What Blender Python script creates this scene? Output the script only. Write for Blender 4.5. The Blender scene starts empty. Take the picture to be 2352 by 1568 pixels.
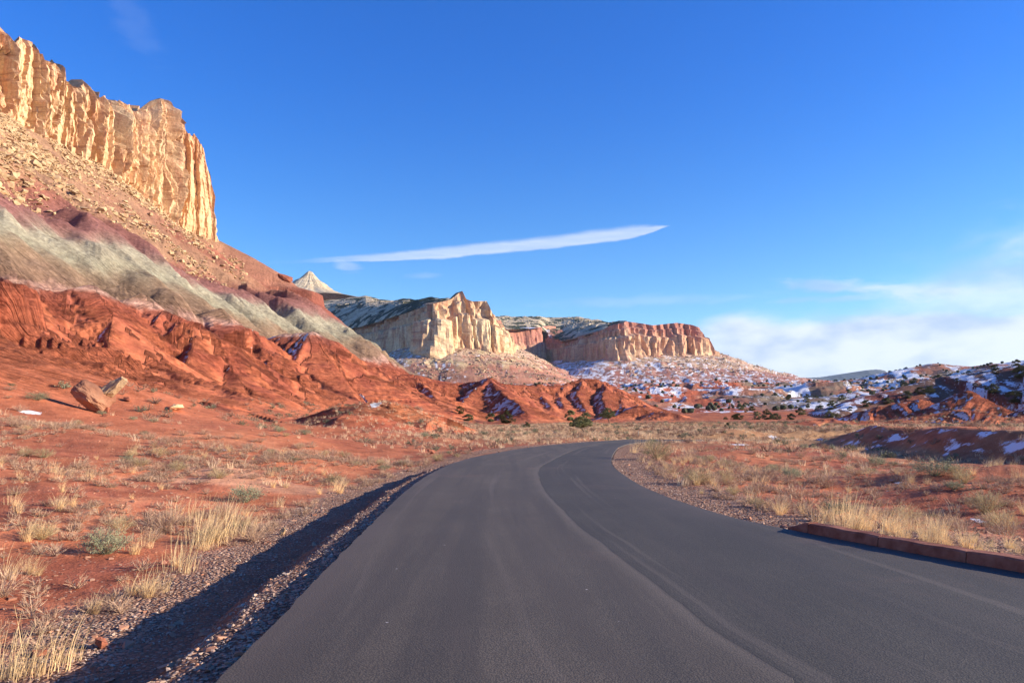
import bpy, bmesh, math, random
import numpy as np
from mathutils import Vector, Matrix
random.seed(7); rng = np.random.default_rng(7)
SC = bpy.context.scene
COL = SC.collection
rad = math.radians

# ------------------------------------------------------------------ camera
EYE = 1.6
FOC, CX, HOR = 1699.0, 1176.0, 960.0          # focal length, centre and horizon in a 2352 px wide frame
cam = bpy.data.cameras.new('camera'); camo = bpy.data.objects.new('camera', cam); COL.objects.link(camo)
camo.location = (0, 0, EYE); camo.rotation_euler = (rad(90), 0, 0)
cam.sensor_width = 36; cam.lens = 26.0; cam.shift_y = 176/2352
cam.clip_start = 0.1; cam.clip_end = 60000
SC.camera = camo
# ------------------------------------------------------------------ light
SUN_EL, SUN_BACK = 17.5, 3.0                  # degrees up, degrees behind the camera's right
sd = Vector((math.cos(rad(SUN_BACK))*math.cos(rad(SUN_EL)), -math.sin(rad(SUN_BACK))*math.cos(rad(SUN_EL)), math.sin(rad(SUN_EL))))
sl = bpy.data.lights.new('sun', 'SUN'); so = bpy.data.objects.new('sun', sl); COL.objects.link(so)
sl.energy = 5.0; sl.angle = rad(0.5); sl.color = (1.0, 0.87, 0.70)
so.rotation_euler = sd.to_track_quat('Z', 'Y').to_euler()
SC.view_settings.view_transform = 'Standard'; SC.view_settings.look = 'None'
SC.view_settings.exposure = 1.1; SC.view_settings.gamma = 1.0

W = bpy.data.worlds.new('World'); SC.world = W; W.use_nodes = True
nt = W.node_tree; N = nt.nodes; Lk = nt.links; N.clear()
def wn(t, **k):
    n = N.new(t)
    for a, b in k.items(): setattr(n, a, b)
    return n
def wm(op, a, b=None, c=None, clamp=False):
    n = N.new('ShaderNodeMath'); n.operation = op; n.use_clamp = clamp
    for i, v in enumerate((a, b, c)):
        if v is None: continue
        if isinstance(v, (int, float)): n.inputs[i].default_value = v
        else: Lk.new(v, n.inputs[i])
    return n.outputs[0]
def wmap(v, a, b, c=0.0, d=1.0, smooth=True):
    n = N.new('ShaderNodeMapRange'); n.interpolation_type = 'SMOOTHSTEP' if smooth else 'LINEAR'
    Lk.new(v, n.inputs[0])
    for i, q in enumerate((a, b, c, d)):
        if isinstance(q, (int, float)): n.inputs[i+1].default_value = q
        else: Lk.new(q, n.inputs[i+1])
    return n.outputs[0]
sky = wn('ShaderNodeTexSky', sky_type='NISHITA', sun_disc=False)
sky.sun_elevation = rad(SUN_EL); sky.sun_rotation = rad(90+SUN_BACK)
sky.altitude = 1700; sky.air_density = 1.0; sky.dust_density = 0.25; sky.ozone_density = 3.2
hs = wn('ShaderNodeHueSaturation'); hs.inputs['Saturation'].default_value = 1.22; hs.inputs['Value'].default_value = 1.0
Lk.new(sky.outputs[0], hs.inputs['Color'])
sep = wn('ShaderNodeSeparateXYZ')
tc = wn('ShaderNodeTexCoord'); Lk.new(tc.outputs['Generated'], sep.inputs[0])
az = wm('ARCTAN2', sep.outputs[0], sep.outputs[1])          # bearing right of straight ahead
el = wm('ARCSINE', sep.outputs[2])
com = wn('ShaderNodeCombineXYZ'); Lk.new(az, com.inputs[0]); Lk.new(el, com.inputs[1])
def skynoise(sx, sy, scale, det=5.0, rough=0.55, off=0.0, dist=0.0):
    m = wn('ShaderNodeMapping'); m.inputs['Scale'].default_value = (sx, sy, 1); m.inputs['Location'].default_value = (off, off, off)
    Lk.new(com.outputs[0], m.inputs[0])
    t = wn('ShaderNodeTexNoise'); t.inputs['Scale'].default_value = scale; t.inputs['Detail'].default_value = det
    t.inputs['Roughness'].default_value = rough; t.inputs['Distortion'].default_value = dist
    Lk.new(m.outputs[0], t.inputs['Vector']); return t.outputs[0]
def px_az(x): return math.atan((x-CX)/FOC)
def px_el(x, y): return math.atan((HOR-y)/FOC*math.cos(px_az(x)))
# long streak cloud: bright flat band rising to the right
def streak(x0, y0, x1, y1, xm, ym, half, amt, fade=0.10):
    a0, e0, a1, e1, am, em = px_az(x0), px_el(x0, y0), px_az(x1), px_el(x1, y1), px_az(xm), px_el(xm, ym)
    A = np.linalg.solve(np.array([[a0*a0, a0, 1], [am*am, am, 1], [a1*a1, a1, 1]]), np.array([e0, em, e1]))
    q = wm('ADD', wm('MULTIPLY', wm('MULTIPLY', az, az), float(A[0])), wm('ADD', wm('MULTIPLY', az, float(A[1])), float(A[2])))
    wob = wm('MULTIPLY', wm('SUBTRACT', skynoise(1, 3, 16, 4, 0.6, 3.1), 0.5), half*0.9)
    dv = wm('ADD', wm('SUBTRACT', el, q), wob)
    t = wmap(az, a0, a1, 0, 1, False)
    prof = wm('POWER', wm('MULTIPLY', wmap(t, -0.15, 0.72, 0, 1), wmap(t, 1.0, 0.86, 0, 1)), 0.6)
    hw = wm('MULTIPLY', prof, half)
    up = wmap(wm('DIVIDE', dv, wm('MAXIMUM', hw, 1e-4)), 1.3, 0.3, 0, 1)
    dn = wmap(wm('DIVIDE', dv, wm('MAXIMUM', hw, 1e-4)), -1.15, -0.7, 0, 1)
    fd = wm('MULTIPLY', wmap(t, 0.0, 0.30, 0.05, 1), wmap(t, 1.0, 0.97, 0, 1))
    fib = wmap(skynoise(7, 90, 1.2, 4, 0.6, 1.0), 0.3, 0.8, 0.75, 1.05)
    return wm('MULTIPLY', wm('MULTIPLY', wm('MULTIPLY', up, dn), wm('MULTIPLY', fd, fib)), amt)
s1 = streak(640, 603, 1545, 518, 1110, 572, 0.0088, 0.66)
# small wisps
def wisp(x, y, rx, ry, amt, tilt=0.0, off=0.0):
    da = wm('SUBTRACT', az, px_az(x)); de = wm('SUBTRACT', wm('SUBTRACT', el, px_el(x, y)), wm('MULTIPLY', da, tilt))
    da = wm('DIVIDE', da, rx/FOC); de = wm('DIVIDE', de, ry/FOC)
    r = wm('SQRT', wm('ADD', wm('MULTIPLY', da, da), wm('MULTIPLY', de, de)))
    nz = wm('MULTIPLY', wm('SUBTRACT', skynoise(1, 3.5, 22, 5, 0.6, off, 0.6), 0.5), 1.7)
    return wm('MULTIPLY', wmap(wm('ADD', r, nz), 1.0, 0.15, 0, 1), amt)
parts = [s1, wisp(798, 613, 42, 15, 0.38, -0.1, 1.3), wisp(975, 633, 50, 9, 0.16, 0.05, 2.2),
         wisp(300, 45, 75, 60, 0.045, -0.8, 4.4), wisp(1900, 657, 130, 20, 0.50, -0.06, 5.0), wisp(2120, 668, 190, 22, 0.55, -0.07, 6.0),
         wisp(1950, 684, 110, 9, 0.34, 0.02, 7.5), wisp(1830, 689, 90, 7, 0.25, 0.03, 8.5), wisp(1500, 690, 330, 16, 0.16, 0.0, 9.5)]
# cloud bank low on the right
bn = wm('SUBTRACT', skynoise(1, 2.6, 7.5, 6, 0.58, 2.0, 0.3), 0.5)
top = wmap(az, px_az(1380), px_az(1700), px_el(1500, 800), px_el(1900, 712))
bank = wmap(wm('SUBTRACT', wm('ADD', top, wm('MULTIPLY', bn, 0.045)), el), -0.004, 0.022, 0, 0.93)
bank = wm('MULTIPLY', bank, wmap(az, px_az(1330), px_az(1720), 0, 1))
veil = wm('MULTIPLY', wmap(wm('SUBTRACT', wm('ADD', wmap(az, px_az(1750), px_az(2352), px_el(1800, 740), px_el(2352, 470)), wm('MULTIPLY', bn, 0.16)), el), 0.0, 0.09, 0, 0.62), wmap(az, px_az(1750), px_az(2300), 0, 1))
hz = wmap(el, 0.20, 0.0, 0, 0.10)
cl = wm('MAXIMUM', bank, veil)
for p_ in parts: cl = wm('ADD', wm('MULTIPLY', wm('SUBTRACT', 1.0, cl), p_), cl)
cl = wm('MINIMUM', cl, 1.0)
cc = wn('ShaderNodeMix', data_type='RGBA')
cc.inputs['A'].default_value = (4.3, 5.4, 7.4, 1); cc.inputs['B'].default_value = (7.4, 8.0, 8.8, 1)
Lk.new(wm('MAXIMUM', wmap(skynoise(1, 2.2, 9, 5, 0.5, 4.0), 0.35, 0.62, 0, 1), wm('MULTIPLY', s1, 1.6), clamp=True), cc.inputs['Factor'])
tint = wn('ShaderNodeMix', data_type='RGBA'); Lk.new(wmap(el, 0.0, 0.50), tint.inputs['Factor'])
tint.inputs['A'].default_value = (2.2, 2.0, 1.8, 1); tint.inputs['B'].default_value = (0.85, 1.45, 2.3, 1)
tm = wn('ShaderNodeMix', data_type='RGBA', blend_type='MULTIPLY'); tm.inputs['Factor'].default_value = 1.0
Lk.new(hs.outputs[0], tm.inputs['A']); Lk.new(tint.outputs['Result'], tm.inputs['B'])
mx = wn('ShaderNodeMix', data_type='RGBA'); Lk.new(cl, mx.inputs['Factor']); Lk.new(tm.outputs['Result'], mx.inputs['A']); Lk.new(cc.outputs['Result'], mx.inputs['B'])
bg = wn('ShaderNodeBackground'); bg.inputs['Strength'].default_value = 0.058
Lk.new(mx.outputs['Result'], bg.inputs['Color']); wo = wn('ShaderNodeOutputWorld'); Lk.new(bg.outputs[0], wo.inputs[0])

# ------------------------------------------------------------------ helpers
def P(px, py, D): return np.array([(px-CX)/FOC*D, D, EYE+(HOR-py)/FOC*D])
def h32(ix, iy, s):
    h = (ix.astype(np.int64)*374761393 + iy.astype(np.int64)*668265263 + s*1442695041) & 0xffffffff
    h = ((h ^ (h >> 13))*1274126177) & 0xffffffff
    return (h ^ (h >> 16)) & 0xffffffff
def pn(x, y, s=0):
    x = np.asarray(x, dtype=np.float64); y = np.asarray(y, dtype=np.float64)
    ix = np.floor(x); iy = np.floor(y); fx = x-ix; fy = y-iy
    ux = fx*fx*fx*(fx*(fx*6-15)+10); uy = fy*fy*fy*(fy*(fy*6-15)+10)
    def g(ax, ay):
        a = h32(ix+ax, iy+ay, s)*(2*np.pi/4294967296.0)
        return np.cos(a)*(fx-ax)+np.sin(a)*(fy-ay)
    n00, n10, n01, n11 = g(0, 0), g(1, 0), g(0, 1), g(1, 1)
    return (n00*(1-ux)+n10*ux)*(1-uy)+(n01*(1-ux)+n11*ux)*uy        # about -0.7..0.7
def fbm(x, y, o=4, s=0, l=2.03, g=0.5):
    r = 0; a = 1; f = 1
    for i in range(o): r = r+a*pn(x*f+i*13.7, y*f-i*7.3, s+i); a *= g; f *= l
    return r
def ridged(x, y, o=3, s=0, g=0.5):
    r = 0; a = 1; f = 1
    for i in range(o): r = r+a*(1-2*np.abs(pn(x*f+i*5.1, y*f+i*9.2, s+i))); a *= g; f *= 2.1
    return r                                                          # crests high
def sst(a, b, x):
    t = np.clip((x-a)/(b-a), 0, 1); return t*t*(3-2*t)
def smax(a, b, k):
    h = np.clip(0.5+0.5*(a-b)/k, 0, 1); return b*(1-h)+a*h+k*h*(1-h)
def spline(pts, step):
    pts = np.array(pts, float); out = []
    n = len(pts)
    for i in range(n-1):
        p0 = pts[max(i-1, 0)]; p1 = pts[i]; p2 = pts[i+1]; p3 = pts[min(i+2, n-1)]
        k = max(1, int(np.linalg.norm(p2[:2]-p1[:2])/step))
        for j in range(k):
            t = j/k
            out.append(0.5*((2*p1)+(-p0+p2)*t+(2*p0-5*p1+4*p2-p3)*t*t+(-p0+3*p1-3*p2+p3)*t**3))
    out.append(pts[-1]); return np.array(out)
def pdist(x, y, pts, want_t=False):
    """distance to a polyline, z there, arc length there, side sign (+ right of travel)"""
    best = np.full(x.shape, 1e18); bz = np.zeros(x.shape); bt = np.zeros(x.shape); sg = np.ones(x.shape); acc = 0.0
    for i in range(len(pts)-1):
        a = pts[i]; b = pts[i+1]; dx, dy = b[0]-a[0], b[1]-a[1]; l2 = dx*dx+dy*dy+1e-12; l = math.sqrt(l2)
        t = np.clip(((x-a[0])*dx+(y-a[1])*dy)/l2, 0, 1)
        ex = x-a[0]-t*dx; ey = y-a[1]-t*dy; d2 = ex*ex+ey*ey
        m = d2 < best; best = np.where(m, d2, best)
        if len(a) > 2: bz = np.where(m, a[2]+(b[2]-a[2])*t, bz)
        bt = np.where(m, acc+t*l, bt); sg = np.where(m, np.sign(dx*ey-dy*ex)*-1, sg); acc += l
    return np.sqrt(best), bz, bt, sg

# ------------------------------------------------------------------ road plan (metres)
LEFT = spline([(-1.75, -60), (-1.75, -20), (-1.7, 0), (-1.80, 4.65), (-1.95, 7.5), (-2.13, 11.3), (-2.33, 16.4), (-2.33, 21.9), (-1.9, 28), (-0.77, 34.4), (1.1, 42), (3.6, 48.5), (6.7, 55.0), (10.6, 60.6), (18, 67), (30, 74), (60, 86), (110, 98)], 0.5)
RIGHT = spline([(9.5, -60), (9.5, -20), (9.3, -4), (8.3, 2.0), (6.6, 5.4), (5.26, 7.745), (4.45, 9.5), (4.05, 10.5), (3.6, 11.8), (3.3, 13.7), (3.12, 15.8), (3.09, 19), (3.35, 24.3), (3.9, 29.0), (5.0, 36), (6.3, 43), (8.2, 49.8), (11.6, 55.5), (19, 61.5), (31, 68), (61, 80), (111, 92)], 0.5)
def road_z(y):                                   # eases down past the bend
    return -0.004*np.clip(np.asarray(y, float)-30, 0, 25) - 0.03*np.clip(np.asarray(y, float)-59, 0, 60)
def in_road(x, y, grow=0.0):
    poly = np.vstack([LEFT, RIGHT[::-1]]); ins = np.zeros(x.shape, bool); n = len(poly)
    for i in range(n):
        a = poly[i]; b = poly[(i+1) % n]
        if a[1] == b[1]: continue
        c = ((a[1] > y) != (b[1] > y)) & (x < (b[0]-a[0])*(y-a[1])/(b[1]-a[1])+a[0]); ins ^= c
    return ins

def in_poly(x, y, poly):
    ins = np.zeros(x.shape, bool); n = len(poly)
    for i in range(n):
        a = poly[i]; b = poly[(i+1) % n]
        if a[1] == b[1]: continue
        ins ^= ((a[1] > y) != (b[1] > y)) & (x < (b[0]-a[0])*(y-a[1])/(b[1]-a[1])+a[0])
    return ins
# ------------------------------------------------------------------ landform
CLIFF = spline([(-176, 90), (-174, 180), (-172, 259), (-168, 298), (-172, 335), (-178, 380), (-180, 405), (-172, 428), (-200, 452), (-260, 470), (-420, 500)], 12)
PROF = np.array([(-400, 105), (-2, 105), (0, 104.5), (20, 88), (40, 71.5), (60, 57), (75, 45), (82, 40.5), (92, 32.5), (101, 26.5), (106, 22.5), (110, 19.5), (122, 11.5), (134, 6.0), (150, 1.6), (160, -0.5), (175, -6), (400, -60)], float)
SPUR = [P(495, 548, 433), P(580, 591, 431), P(650, 632, 428), P(690, 668, 422), P(760, 735, 402), P(860, 806, 380), P(950, 868, 350)]
def R(*a): return [P(*q) for q in a]
# ridges: (points, side slope, roundness, rill amplitude, rill wavelength, kind)
RIDGES = [
 (R((565, 790, 182), (655, 768, 172), (712, 763, 170), (750, 795, 172), (780, 840, 178), (830, 845, 185), (892, 862, 195), (940, 861, 200), (990, 869, 210), (1050, 883, 225)), 0.76, 2.0),
 (R((655, 768, 172), (620, 830, 158), (575, 905, 140)), 0.76, 1.5),
 (R((712, 763, 170), (722, 800, 166), (716, 850, 157), (700, 900, 143)), 0.76, 1.5),
 (R((712, 763, 170), (690, 800, 160), (668, 850, 150), (655, 900, 138)), 0.76, 1.2),
 (R((750, 795, 172), (775, 850, 165), (800, 905, 150), (820, 925, 140)), 0.76, 1.5),
 (R((830, 845, 185), (850, 880, 172), (885, 915, 155)), 0.76, 1.2),
 (R((892, 862, 195), (920, 890, 182), (950, 918, 165)), 0.76, 1.2),
 (R((940, 861, 200), (975, 890, 190), (1010, 920, 170)), 0.76, 1.2),
 (R((1050, 883, 225), (1085, 876, 222), (1125, 869, 218), (1156, 884, 222), (1210, 884, 232), (1272, 885, 245), (1300, 880, 250), (1333, 870, 255), (1368, 870, 255), (1415, 892, 255), (1462, 915, 255), (1503, 951, 250)), 0.76, 1.5),
 (R((1125, 869, 218), (1095, 895, 205), (1062, 925, 185)), 0.76, 1.0),
 (R((1125, 869, 218), (1140, 890, 205), (1170, 915, 190), (1215, 945, 165)), 0.76, 1.2),
 (R((1210, 884, 232), (1205, 905, 220), (1220, 930, 205)), 0.76, 1.2),
 (R((1255, 884, 240), (1245, 905, 228), (1262, 932, 208)), 0.76, 1.2),
 (R((1300, 880, 250), (1290, 905, 235), (1295, 935, 212)), 0.76, 1.2),
 (R((1333, 870, 255), (1330, 900, 238), (1342, 940, 215)), 0.76, 1.2),
 (R((1385, 876, 256), (1388, 905, 238), (1392, 945, 212)), 0.76, 1.2),
 (R((1415, 892, 255), (1430, 925, 235), (1440, 955, 205)), 0.76, 1.2),
 (R((1462, 915, 255), (1485, 935, 240), (1503, 951, 235)), 0.76, 1.2),
 (R((1400, 958, 195), (1465, 930, 205), (1500, 950, 200), (1526, 943, 195), (1577, 960, 190), (1620, 980, 180), (1664, 999, 165)), 0.50, 1.5),
 (R((815, 948, 70), (860, 925, 76), (905, 922, 78), (940, 931, 78), (1000, 962, 76), (1080, 990, 76)), 0.47, 2.2),   # pale mound left of the road
 (R((400, 935, 78), (470, 925, 80), (520, 940, 78)), 0.39, 2.5),
 (R((250, 880, 92), (330, 862, 96), (420, 880, 95), (480, 915, 92)), 0.45, 2.5),
 (R((1690, 1001, 96), (1755, 984, 100), (1879, 962, 106), (1916, 962, 106), (1942, 985, 100)), 0.50, 1.5),
 (R((1900, 965, 165), (2018, 933, 160), (2117, 916, 158), (2160, 930, 155)), 0.56, 2.0),
 (R((2150, 925, 150), (2190, 903, 146), (2217, 893, 145), (2240, 905, 143), (2330, 947, 138)), 0.76, 1.0),
 (R((2020, 972, 118), (2135, 951, 122), (2208, 937, 122), (2320, 962, 118)), 0.47, 2.0),
 (R((2330, 962, 120), (2420, 930, 125), (2560, 920, 120)), 0.47, 2.0),
 (R((211, 653, 111), (264, 729, 107), (313, 788, 105), (362, 838, 103), (455, 872, 100), (544, 900, 98)), 0.66, 1.5),
 (R((333, 673, 125), (362, 709, 124), (445, 739, 125), (494, 772, 124), (527, 838, 120), (553, 871, 115)), 0.66, 1.5),
 (R((445, 739, 125), (440, 790, 118), (430, 850, 110)), 0.85, 1.0),
 (R((504, 706, 150), (527, 742, 148), (577, 755, 150), (600, 800, 148), (615, 850, 142)), 0.66, 1.5),
 (R((0, 637, 98), (20, 690, 92), (49, 739, 88), (60, 800, 82)), 0.85, 1.0),
 (R((264, 729, 107), (250, 790, 100), (262, 850, 92)), 0.85, 1.0),
]
BROWN = R((1790, 985, 215), (1900, 950, 235), (2000, 908, 255), (2150, 868, 265), (2352, 838, 255), (2520, 815, 240), (2900, 780, 220))
SNOWH = R((1700, 905, 900), (1900, 878, 820), (2050, 862, 740), (2150, 835, 660), (2235, 843, 640), (2352, 828, 600), (2600, 800, 560), (3000, 780, 500))
# mesa cliff foot lines in plan (x, y, z)
M1 = R((760, 790, 2100), (850, 800, 1750), (958, 792, 1345), (1040, 795, 1350), (1110, 798, 1380), (1156, 803, 1430), (1170, 800, 1650), (1180, 790, 2000))
M2 = R((1235, 830, 2700), (1290, 825, 2350), (1390, 822, 2010), (1480, 815, 2050), (1560, 812, 2110), (1628, 812, 2180), (1640, 806, 2600))
WASH = [(25.5, 60), (25.0, 50), (24.8, 42), (25.4, 36), (26.6, 31), (28.5, 26), (30, 18)]
def base(x, y):
    r = np.hypot(x, y)
    zl = -0.5+0.047*np.clip(-x-4, 0, 60)+0.007*np.clip(y-25, 0, 130)
    zr = -0.55+0.75*sst(30, 75, y)+0.008*np.clip(y-75, 0, 140)
    z = zl+(zr-zl)*sst(2, 14, x-0.12*np.clip(y, 0, 200))
    z = np.where(y < 0, -0.4, z)
    # rolling badlands and slow rise in the far valley
    far = np.clip(r-250, 0, 1250)*0.046+np.clip(r-1500, 0, 20000)*0.030
    z = z+far*sst(-0.45, -0.1, np.where(y > 0, x/np.maximum(y, 1), 1))+far*0.25*sst(-0.1, -0.45, np.where(y > 0, x/np.maximum(y, 1), 1))
    return z
def cliff_uv(x, y):
    cxs = np.interp(y, [90, 180, 259, 298, 335, 380, 405, 428], [-176, -174, -172, -168, -172, -178, -180, -172])
    dx, dy = x+172, y-428; th = np.arctan2(np.clip(dy, 0, None), dx)
    return np.where(dy < 0, x-cxs, np.where(th < 2.4, np.hypot(dx, dy), -5)), np.where(dy < 0, y, 428+60*th)
def height(x, y, extra=False):
    x = np.asarray(x, float); y = np.asarray(y, float); r = np.hypot(x, y)
    z = base(x, y)
    KW = np.zeros(x.shape); RU = np.zeros(x.shape); RV = np.zeros(x.shape); RW = np.zeros(x.shape); EX['kw'] = KW; EX['r'] = (RU, RV, RW); kind = np.zeros(x.shape, np.int8)              # 0 field, 1 red hills, 2 left hillside, 3 far snowy hills, 4 mesa slopes, 5 brown hill
    w1 = fbm(x/22, y/22, 3, 11); w2 = fbm(x/22+50, y/22, 3, 12)
    # hummocky field
    amp = sst(3.0, 12, np.abs(x-1))
    z = z+amp*(0.30*fbm(x/7.0, y/7.0, 4, 21)+0.06*ridged(x/1.7, y/1.7, 3, 22)*sst(80, 10, r))*sst(600, 60, r)
    z = z+0.5*fbm(x/26, y/26, 3, 23)*sst(12, 50, r)
    # ---- far valley badlands
    m = (r > 235)
    if m.any():
        xm, ym, rm = x[m], y[m], r[m]
        k = sst(240, 520, rm)*sst(9000, 2500, rm)
        wx = xm+25*fbm(xm/90, ym/90, 2, 31); wy = ym+25*fbm(xm/90+9, ym/90, 2, 32)
        bd = ridged(wx/150, wy/110, 5, 33, 0.55)-0.9
        ter = np.floor(bd*4)/4+sst(0.35, 0.65, (bd*4) % 1)/4
        z[m] = z[m]+k*(8.5+np.clip(rm, 0, 600)*0.006)*sst(1900, 1000, rm)*(0.5*bd+0.5*ter)
        kind[m] = np.where(rm > 290, 3, kind[m])
    # ---- mesa slopes
    for ML, sl, top in ((M1, 0.66, 0), (M2, 0.47, 0)):
        m = (y > 700) & (y < 4500) & (x > -1500) & (x < 2500)
        if not m.any(): continue
        xm, ym = x[m], y[m]
        d, bz, bt, sg = pdist(xm, ym, ML)
        out = np.where(in_poly(xm, ym, list(ML)+[P(1195, 790, 9000), P(400, 790, 9000)] if ML is M1 else list(ML)+[P(1640, 790, 9000), P(1100, 790, 9000)]), -d, d)
        gul = 6*(ridged(bt/60, out/260, 3, 41)-0.3)+2.5*fbm(xm/30, ym/30, 3, 42)
        zz = bz-sl*np.clip(out, -1, None)*(1-0.0009*np.clip(out, 0, 450))+gul*sst(0, 60, out)*0.8
        st = sst(0.40, 0.6, (zz/26) % 1.0)*26*0.14
        zz = zz+st*sst(20, 90, out)
        zz = np.where(out < 0, bz-3, zz)
        kk = (zz > z[m]-20)
        kind[m] = np.where(zz > z[m], 4, kind[m])
        z[m] = np.where(kk, smax(zz, z[m], 8.0), z[m])
    # ---- snowy skyline hill and brown juniper hill
    m = (x > 100) & (y > 120) & (r < 1200)
    if m.any():
        xm, ym = x[m], y[m]
        d, bz, bt, sg = pdist(xm, ym, SNOWH)
        zz = bz-0.26*np.sqrt(d*d+100)+2.6+3.0*fbm(xm/40, ym/40, 4, 51)*sst(0, 60, d)+1.2*fbm(xm/14, ym/14, 3, 57)
        kind[m] = np.where(zz > z[m], 3, kind[m]); z[m] = smax(zz, z[m], 4)
        d, bz, bt, sg = pdist(xm, ym, BROWN)
        gul = 1.5*(ridged(bt/17+0.3*w1[m], d/70, 3, 52)-0.8)*sst(3, 25, d)
        zz = bz-0.36*(np.sqrt(d*d+25)-5)+gul+0.5*fbm(xm/9, ym/9, 3, 53)
        kind[m] = np.where(zz > z[m]+0.3, 5, kind[m]); z[m] = smax(zz, z[m], 1.5)
    # ---- left hillside below the cliff
    m = (x < -2) & (y > 10) & (y < 650) & (r < 700)
    if m.any():
        xm, ym = x[m], y[m]
        out, u = cliff_uv(xm, ym)
        big = 13.0*(ridged(u/44+out/130+0.25*w1[m], out/260, 2, 61)-0.85)+4.5*(ridged(u/15+out/60, out/90, 2, 62)-0.8)
        k1 = sst(30, 85, out)*(1-0.35*sst(118, 150, out))
        sh = big*k1+5.0*sst(150, 300, ym)*sst(60, 100, out)+6*sst(180, 250, ym)*sst(70, 100, out)
        o2 = out-sh
        z0 = np.interp(o2, PROF[:, 0], PROF[:, 1])
        # ledgy buttresses low in the red beds
        lw = sst(-0.05, 0.10, fbm(u/13, u*0+3.3, 2, 63))*sst(175, 130, ym)
        al = 1.6*fbm(u/5, out/30, 2, 76); zl = z0+al
        z0 = z0+lw*4.2*(sst(9.6, 10.3, zl)-sst(10.0, 17.5, zl))
        # dark red ledge below the cliff toward the nose
        lz = z0+1.5*fbm(u/30, u*0, 3, 64)
        z0 = z0+(sst(70, 71.5, lz)*5.0-sst(70, 79, lz)*5.0)*sst(290, 330, ym)
        zone = sst(118, 100, o2)
        fine = (1-zone)
        ril = ridged(u/3.4+1.2*w1[m], out/38, 3, 65, 0.55)-0.75
        ril2 = ridged(u/9.0+0.8*w2[m], out/60, 2, 66)-0.7
        a = sst(1.5, 8, z0)*sst(50, 38, z0)*1.0
        red_ = sst(26, 20, z0)
        z0 = z0+sst(50, 40, z0)*sst(19, 25, z0)*1.6*(ridged(u/11+out/34+0.3*w1[m], out/60, 3, 77)-0.8)
        z0 = z0+a*((0.15+1.1*red_)*ril+(1.9+0.2*red_)*ril2)+0.35*a*red_*fbm(xm/3, ym/3, 3, 75)
        z0 = z0+sst(44, 52, z0)*(1.1*fbm(xm/5, ym/5, 4, 67, g=0.65)+1.3*fbm(xm/17, ym/17, 3, 68))
        z0 = np.where(out < -2, 100, z0)
        ds, bz, bs, _ = pdist(xm, ym, SPUR)
        z1 = bz-0.60*(np.sqrt(ds*ds+9)-3)+0.9*(ridged(bs/11+w1[m], ds/50, 3, 69)-0.7)*sst(2, 15, ds)
        lz = z1+1.2*fbm(bs/14, bs*0, 3, 70)
        z1 = z1+(sst(66, 67.2, lz)*6.0-sst(66, 78, lz)*6.0)*sst(60, 85, bs+50)
        z0 = smax(z0, z1, 1.5)
        RU[m] = u; RV[m] = out; RW[m] = sst(2, 6, z0)*(0.25+0.75*sst(27, 20, z0))
        kind[m] = np.where(z0 > z[m], 2, kind[m]); KW[m] = np.where(z0 > z[m], sst(0, 1.5, z0-z[m]), KW[m]); z[m] = smax(z0, z[m], 1.2)
    # ---- red badland ridges
    for i, (pts, sl, rd) in enumerate(RIDGES):
        pa = np.array(pts); zm = pa[:, 2].max()/sl+25
        m = (x > pa[:, 0].min()-zm) & (x < pa[:, 0].max()+zm) & (y > pa[:, 1].min()-zm) & (y < pa[:, 1].max()+zm)
        if not m.any(): continue
        xm, ym = x[m], y[m]; sc = min(1.0, pa[:, 1].mean()/150)
        xw = xm+1.6*sc*w1[m]; yw = ym+1.6*sc*w2[m]
        d, bz, bt, sg = pdist(xw, yw, pa)
        bt = bt*1.0+sg*31
        rd = rd*0.55*(1+0.5*fbm(bt/9, bt*0+i, 2, 145)); LL = 1.45*np.clip(bz+0.5, 2.0, 60)/sl; dd_ = np.sqrt(d*d+rd*rd)-rd
        zz = bz+0.5*sc*fbm(bt/5, bt*0+i, 3, 146)-sl*LL*(1-np.exp(-dd_/LL)) if sl < 1.5 else bz-sl*dd_+0.5*np.round(2*fbm(bt/3, d/3, 2, 147))
        g = sst(0.5, 6*sc+1, d)
        zz = zz+g*sc*(1.5*(ridged(bt/6.5*1.0/sc**0.5, d/45, 2, 80+i)-0.7)+0.95*(ridged(bt/2.3/sc**0.5, d/25, 2, 110+i)-0.7))
        zz = zz+0.22*sc*fbm(xm/2.5, ym/2.5, 3, 140)
        up = zz > z[m]; RU[m] = np.where(up, bt+i*57, RU[m]); RV[m] = np.where(up, d, RV[m]); RW[m] = np.where(up, sst(0.3, 2.0, zz-z[m]), RW[m])
        kind[m] = np.where(zz > z[m]+0.05, 1, kind[m]); KW[m] = np.where(zz > z[m]+0.05, np.maximum(KW[m], sst(0.0, 1.3*sc+0.2, zz-z[m])), KW[m]); z[m] = smax(zz, z[m], 0.75*sc+0.1)
    # bedded ledges in the red beds
    m = ((kind == 1) | (kind == 2)) & (z > 5) & (z < 19) & (y > 55)
    if m.any():
        q = z[m]/1.5+0.8*w1[m]; f = q-np.floor(q); msk = sst(0.0, 0.3, fbm(x[m]/11, y[m]/11, 3, 148)+0.08*np.sin(z[m]*0.7)); z[m] = z[m]+0.8*msk*(sst(0.35, 0.6, f)-f)
    # ---- the wash on the right with its shaded bank
    m = (x > 12) & (x < 80) & (y > 8) & (y < 85)
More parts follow.
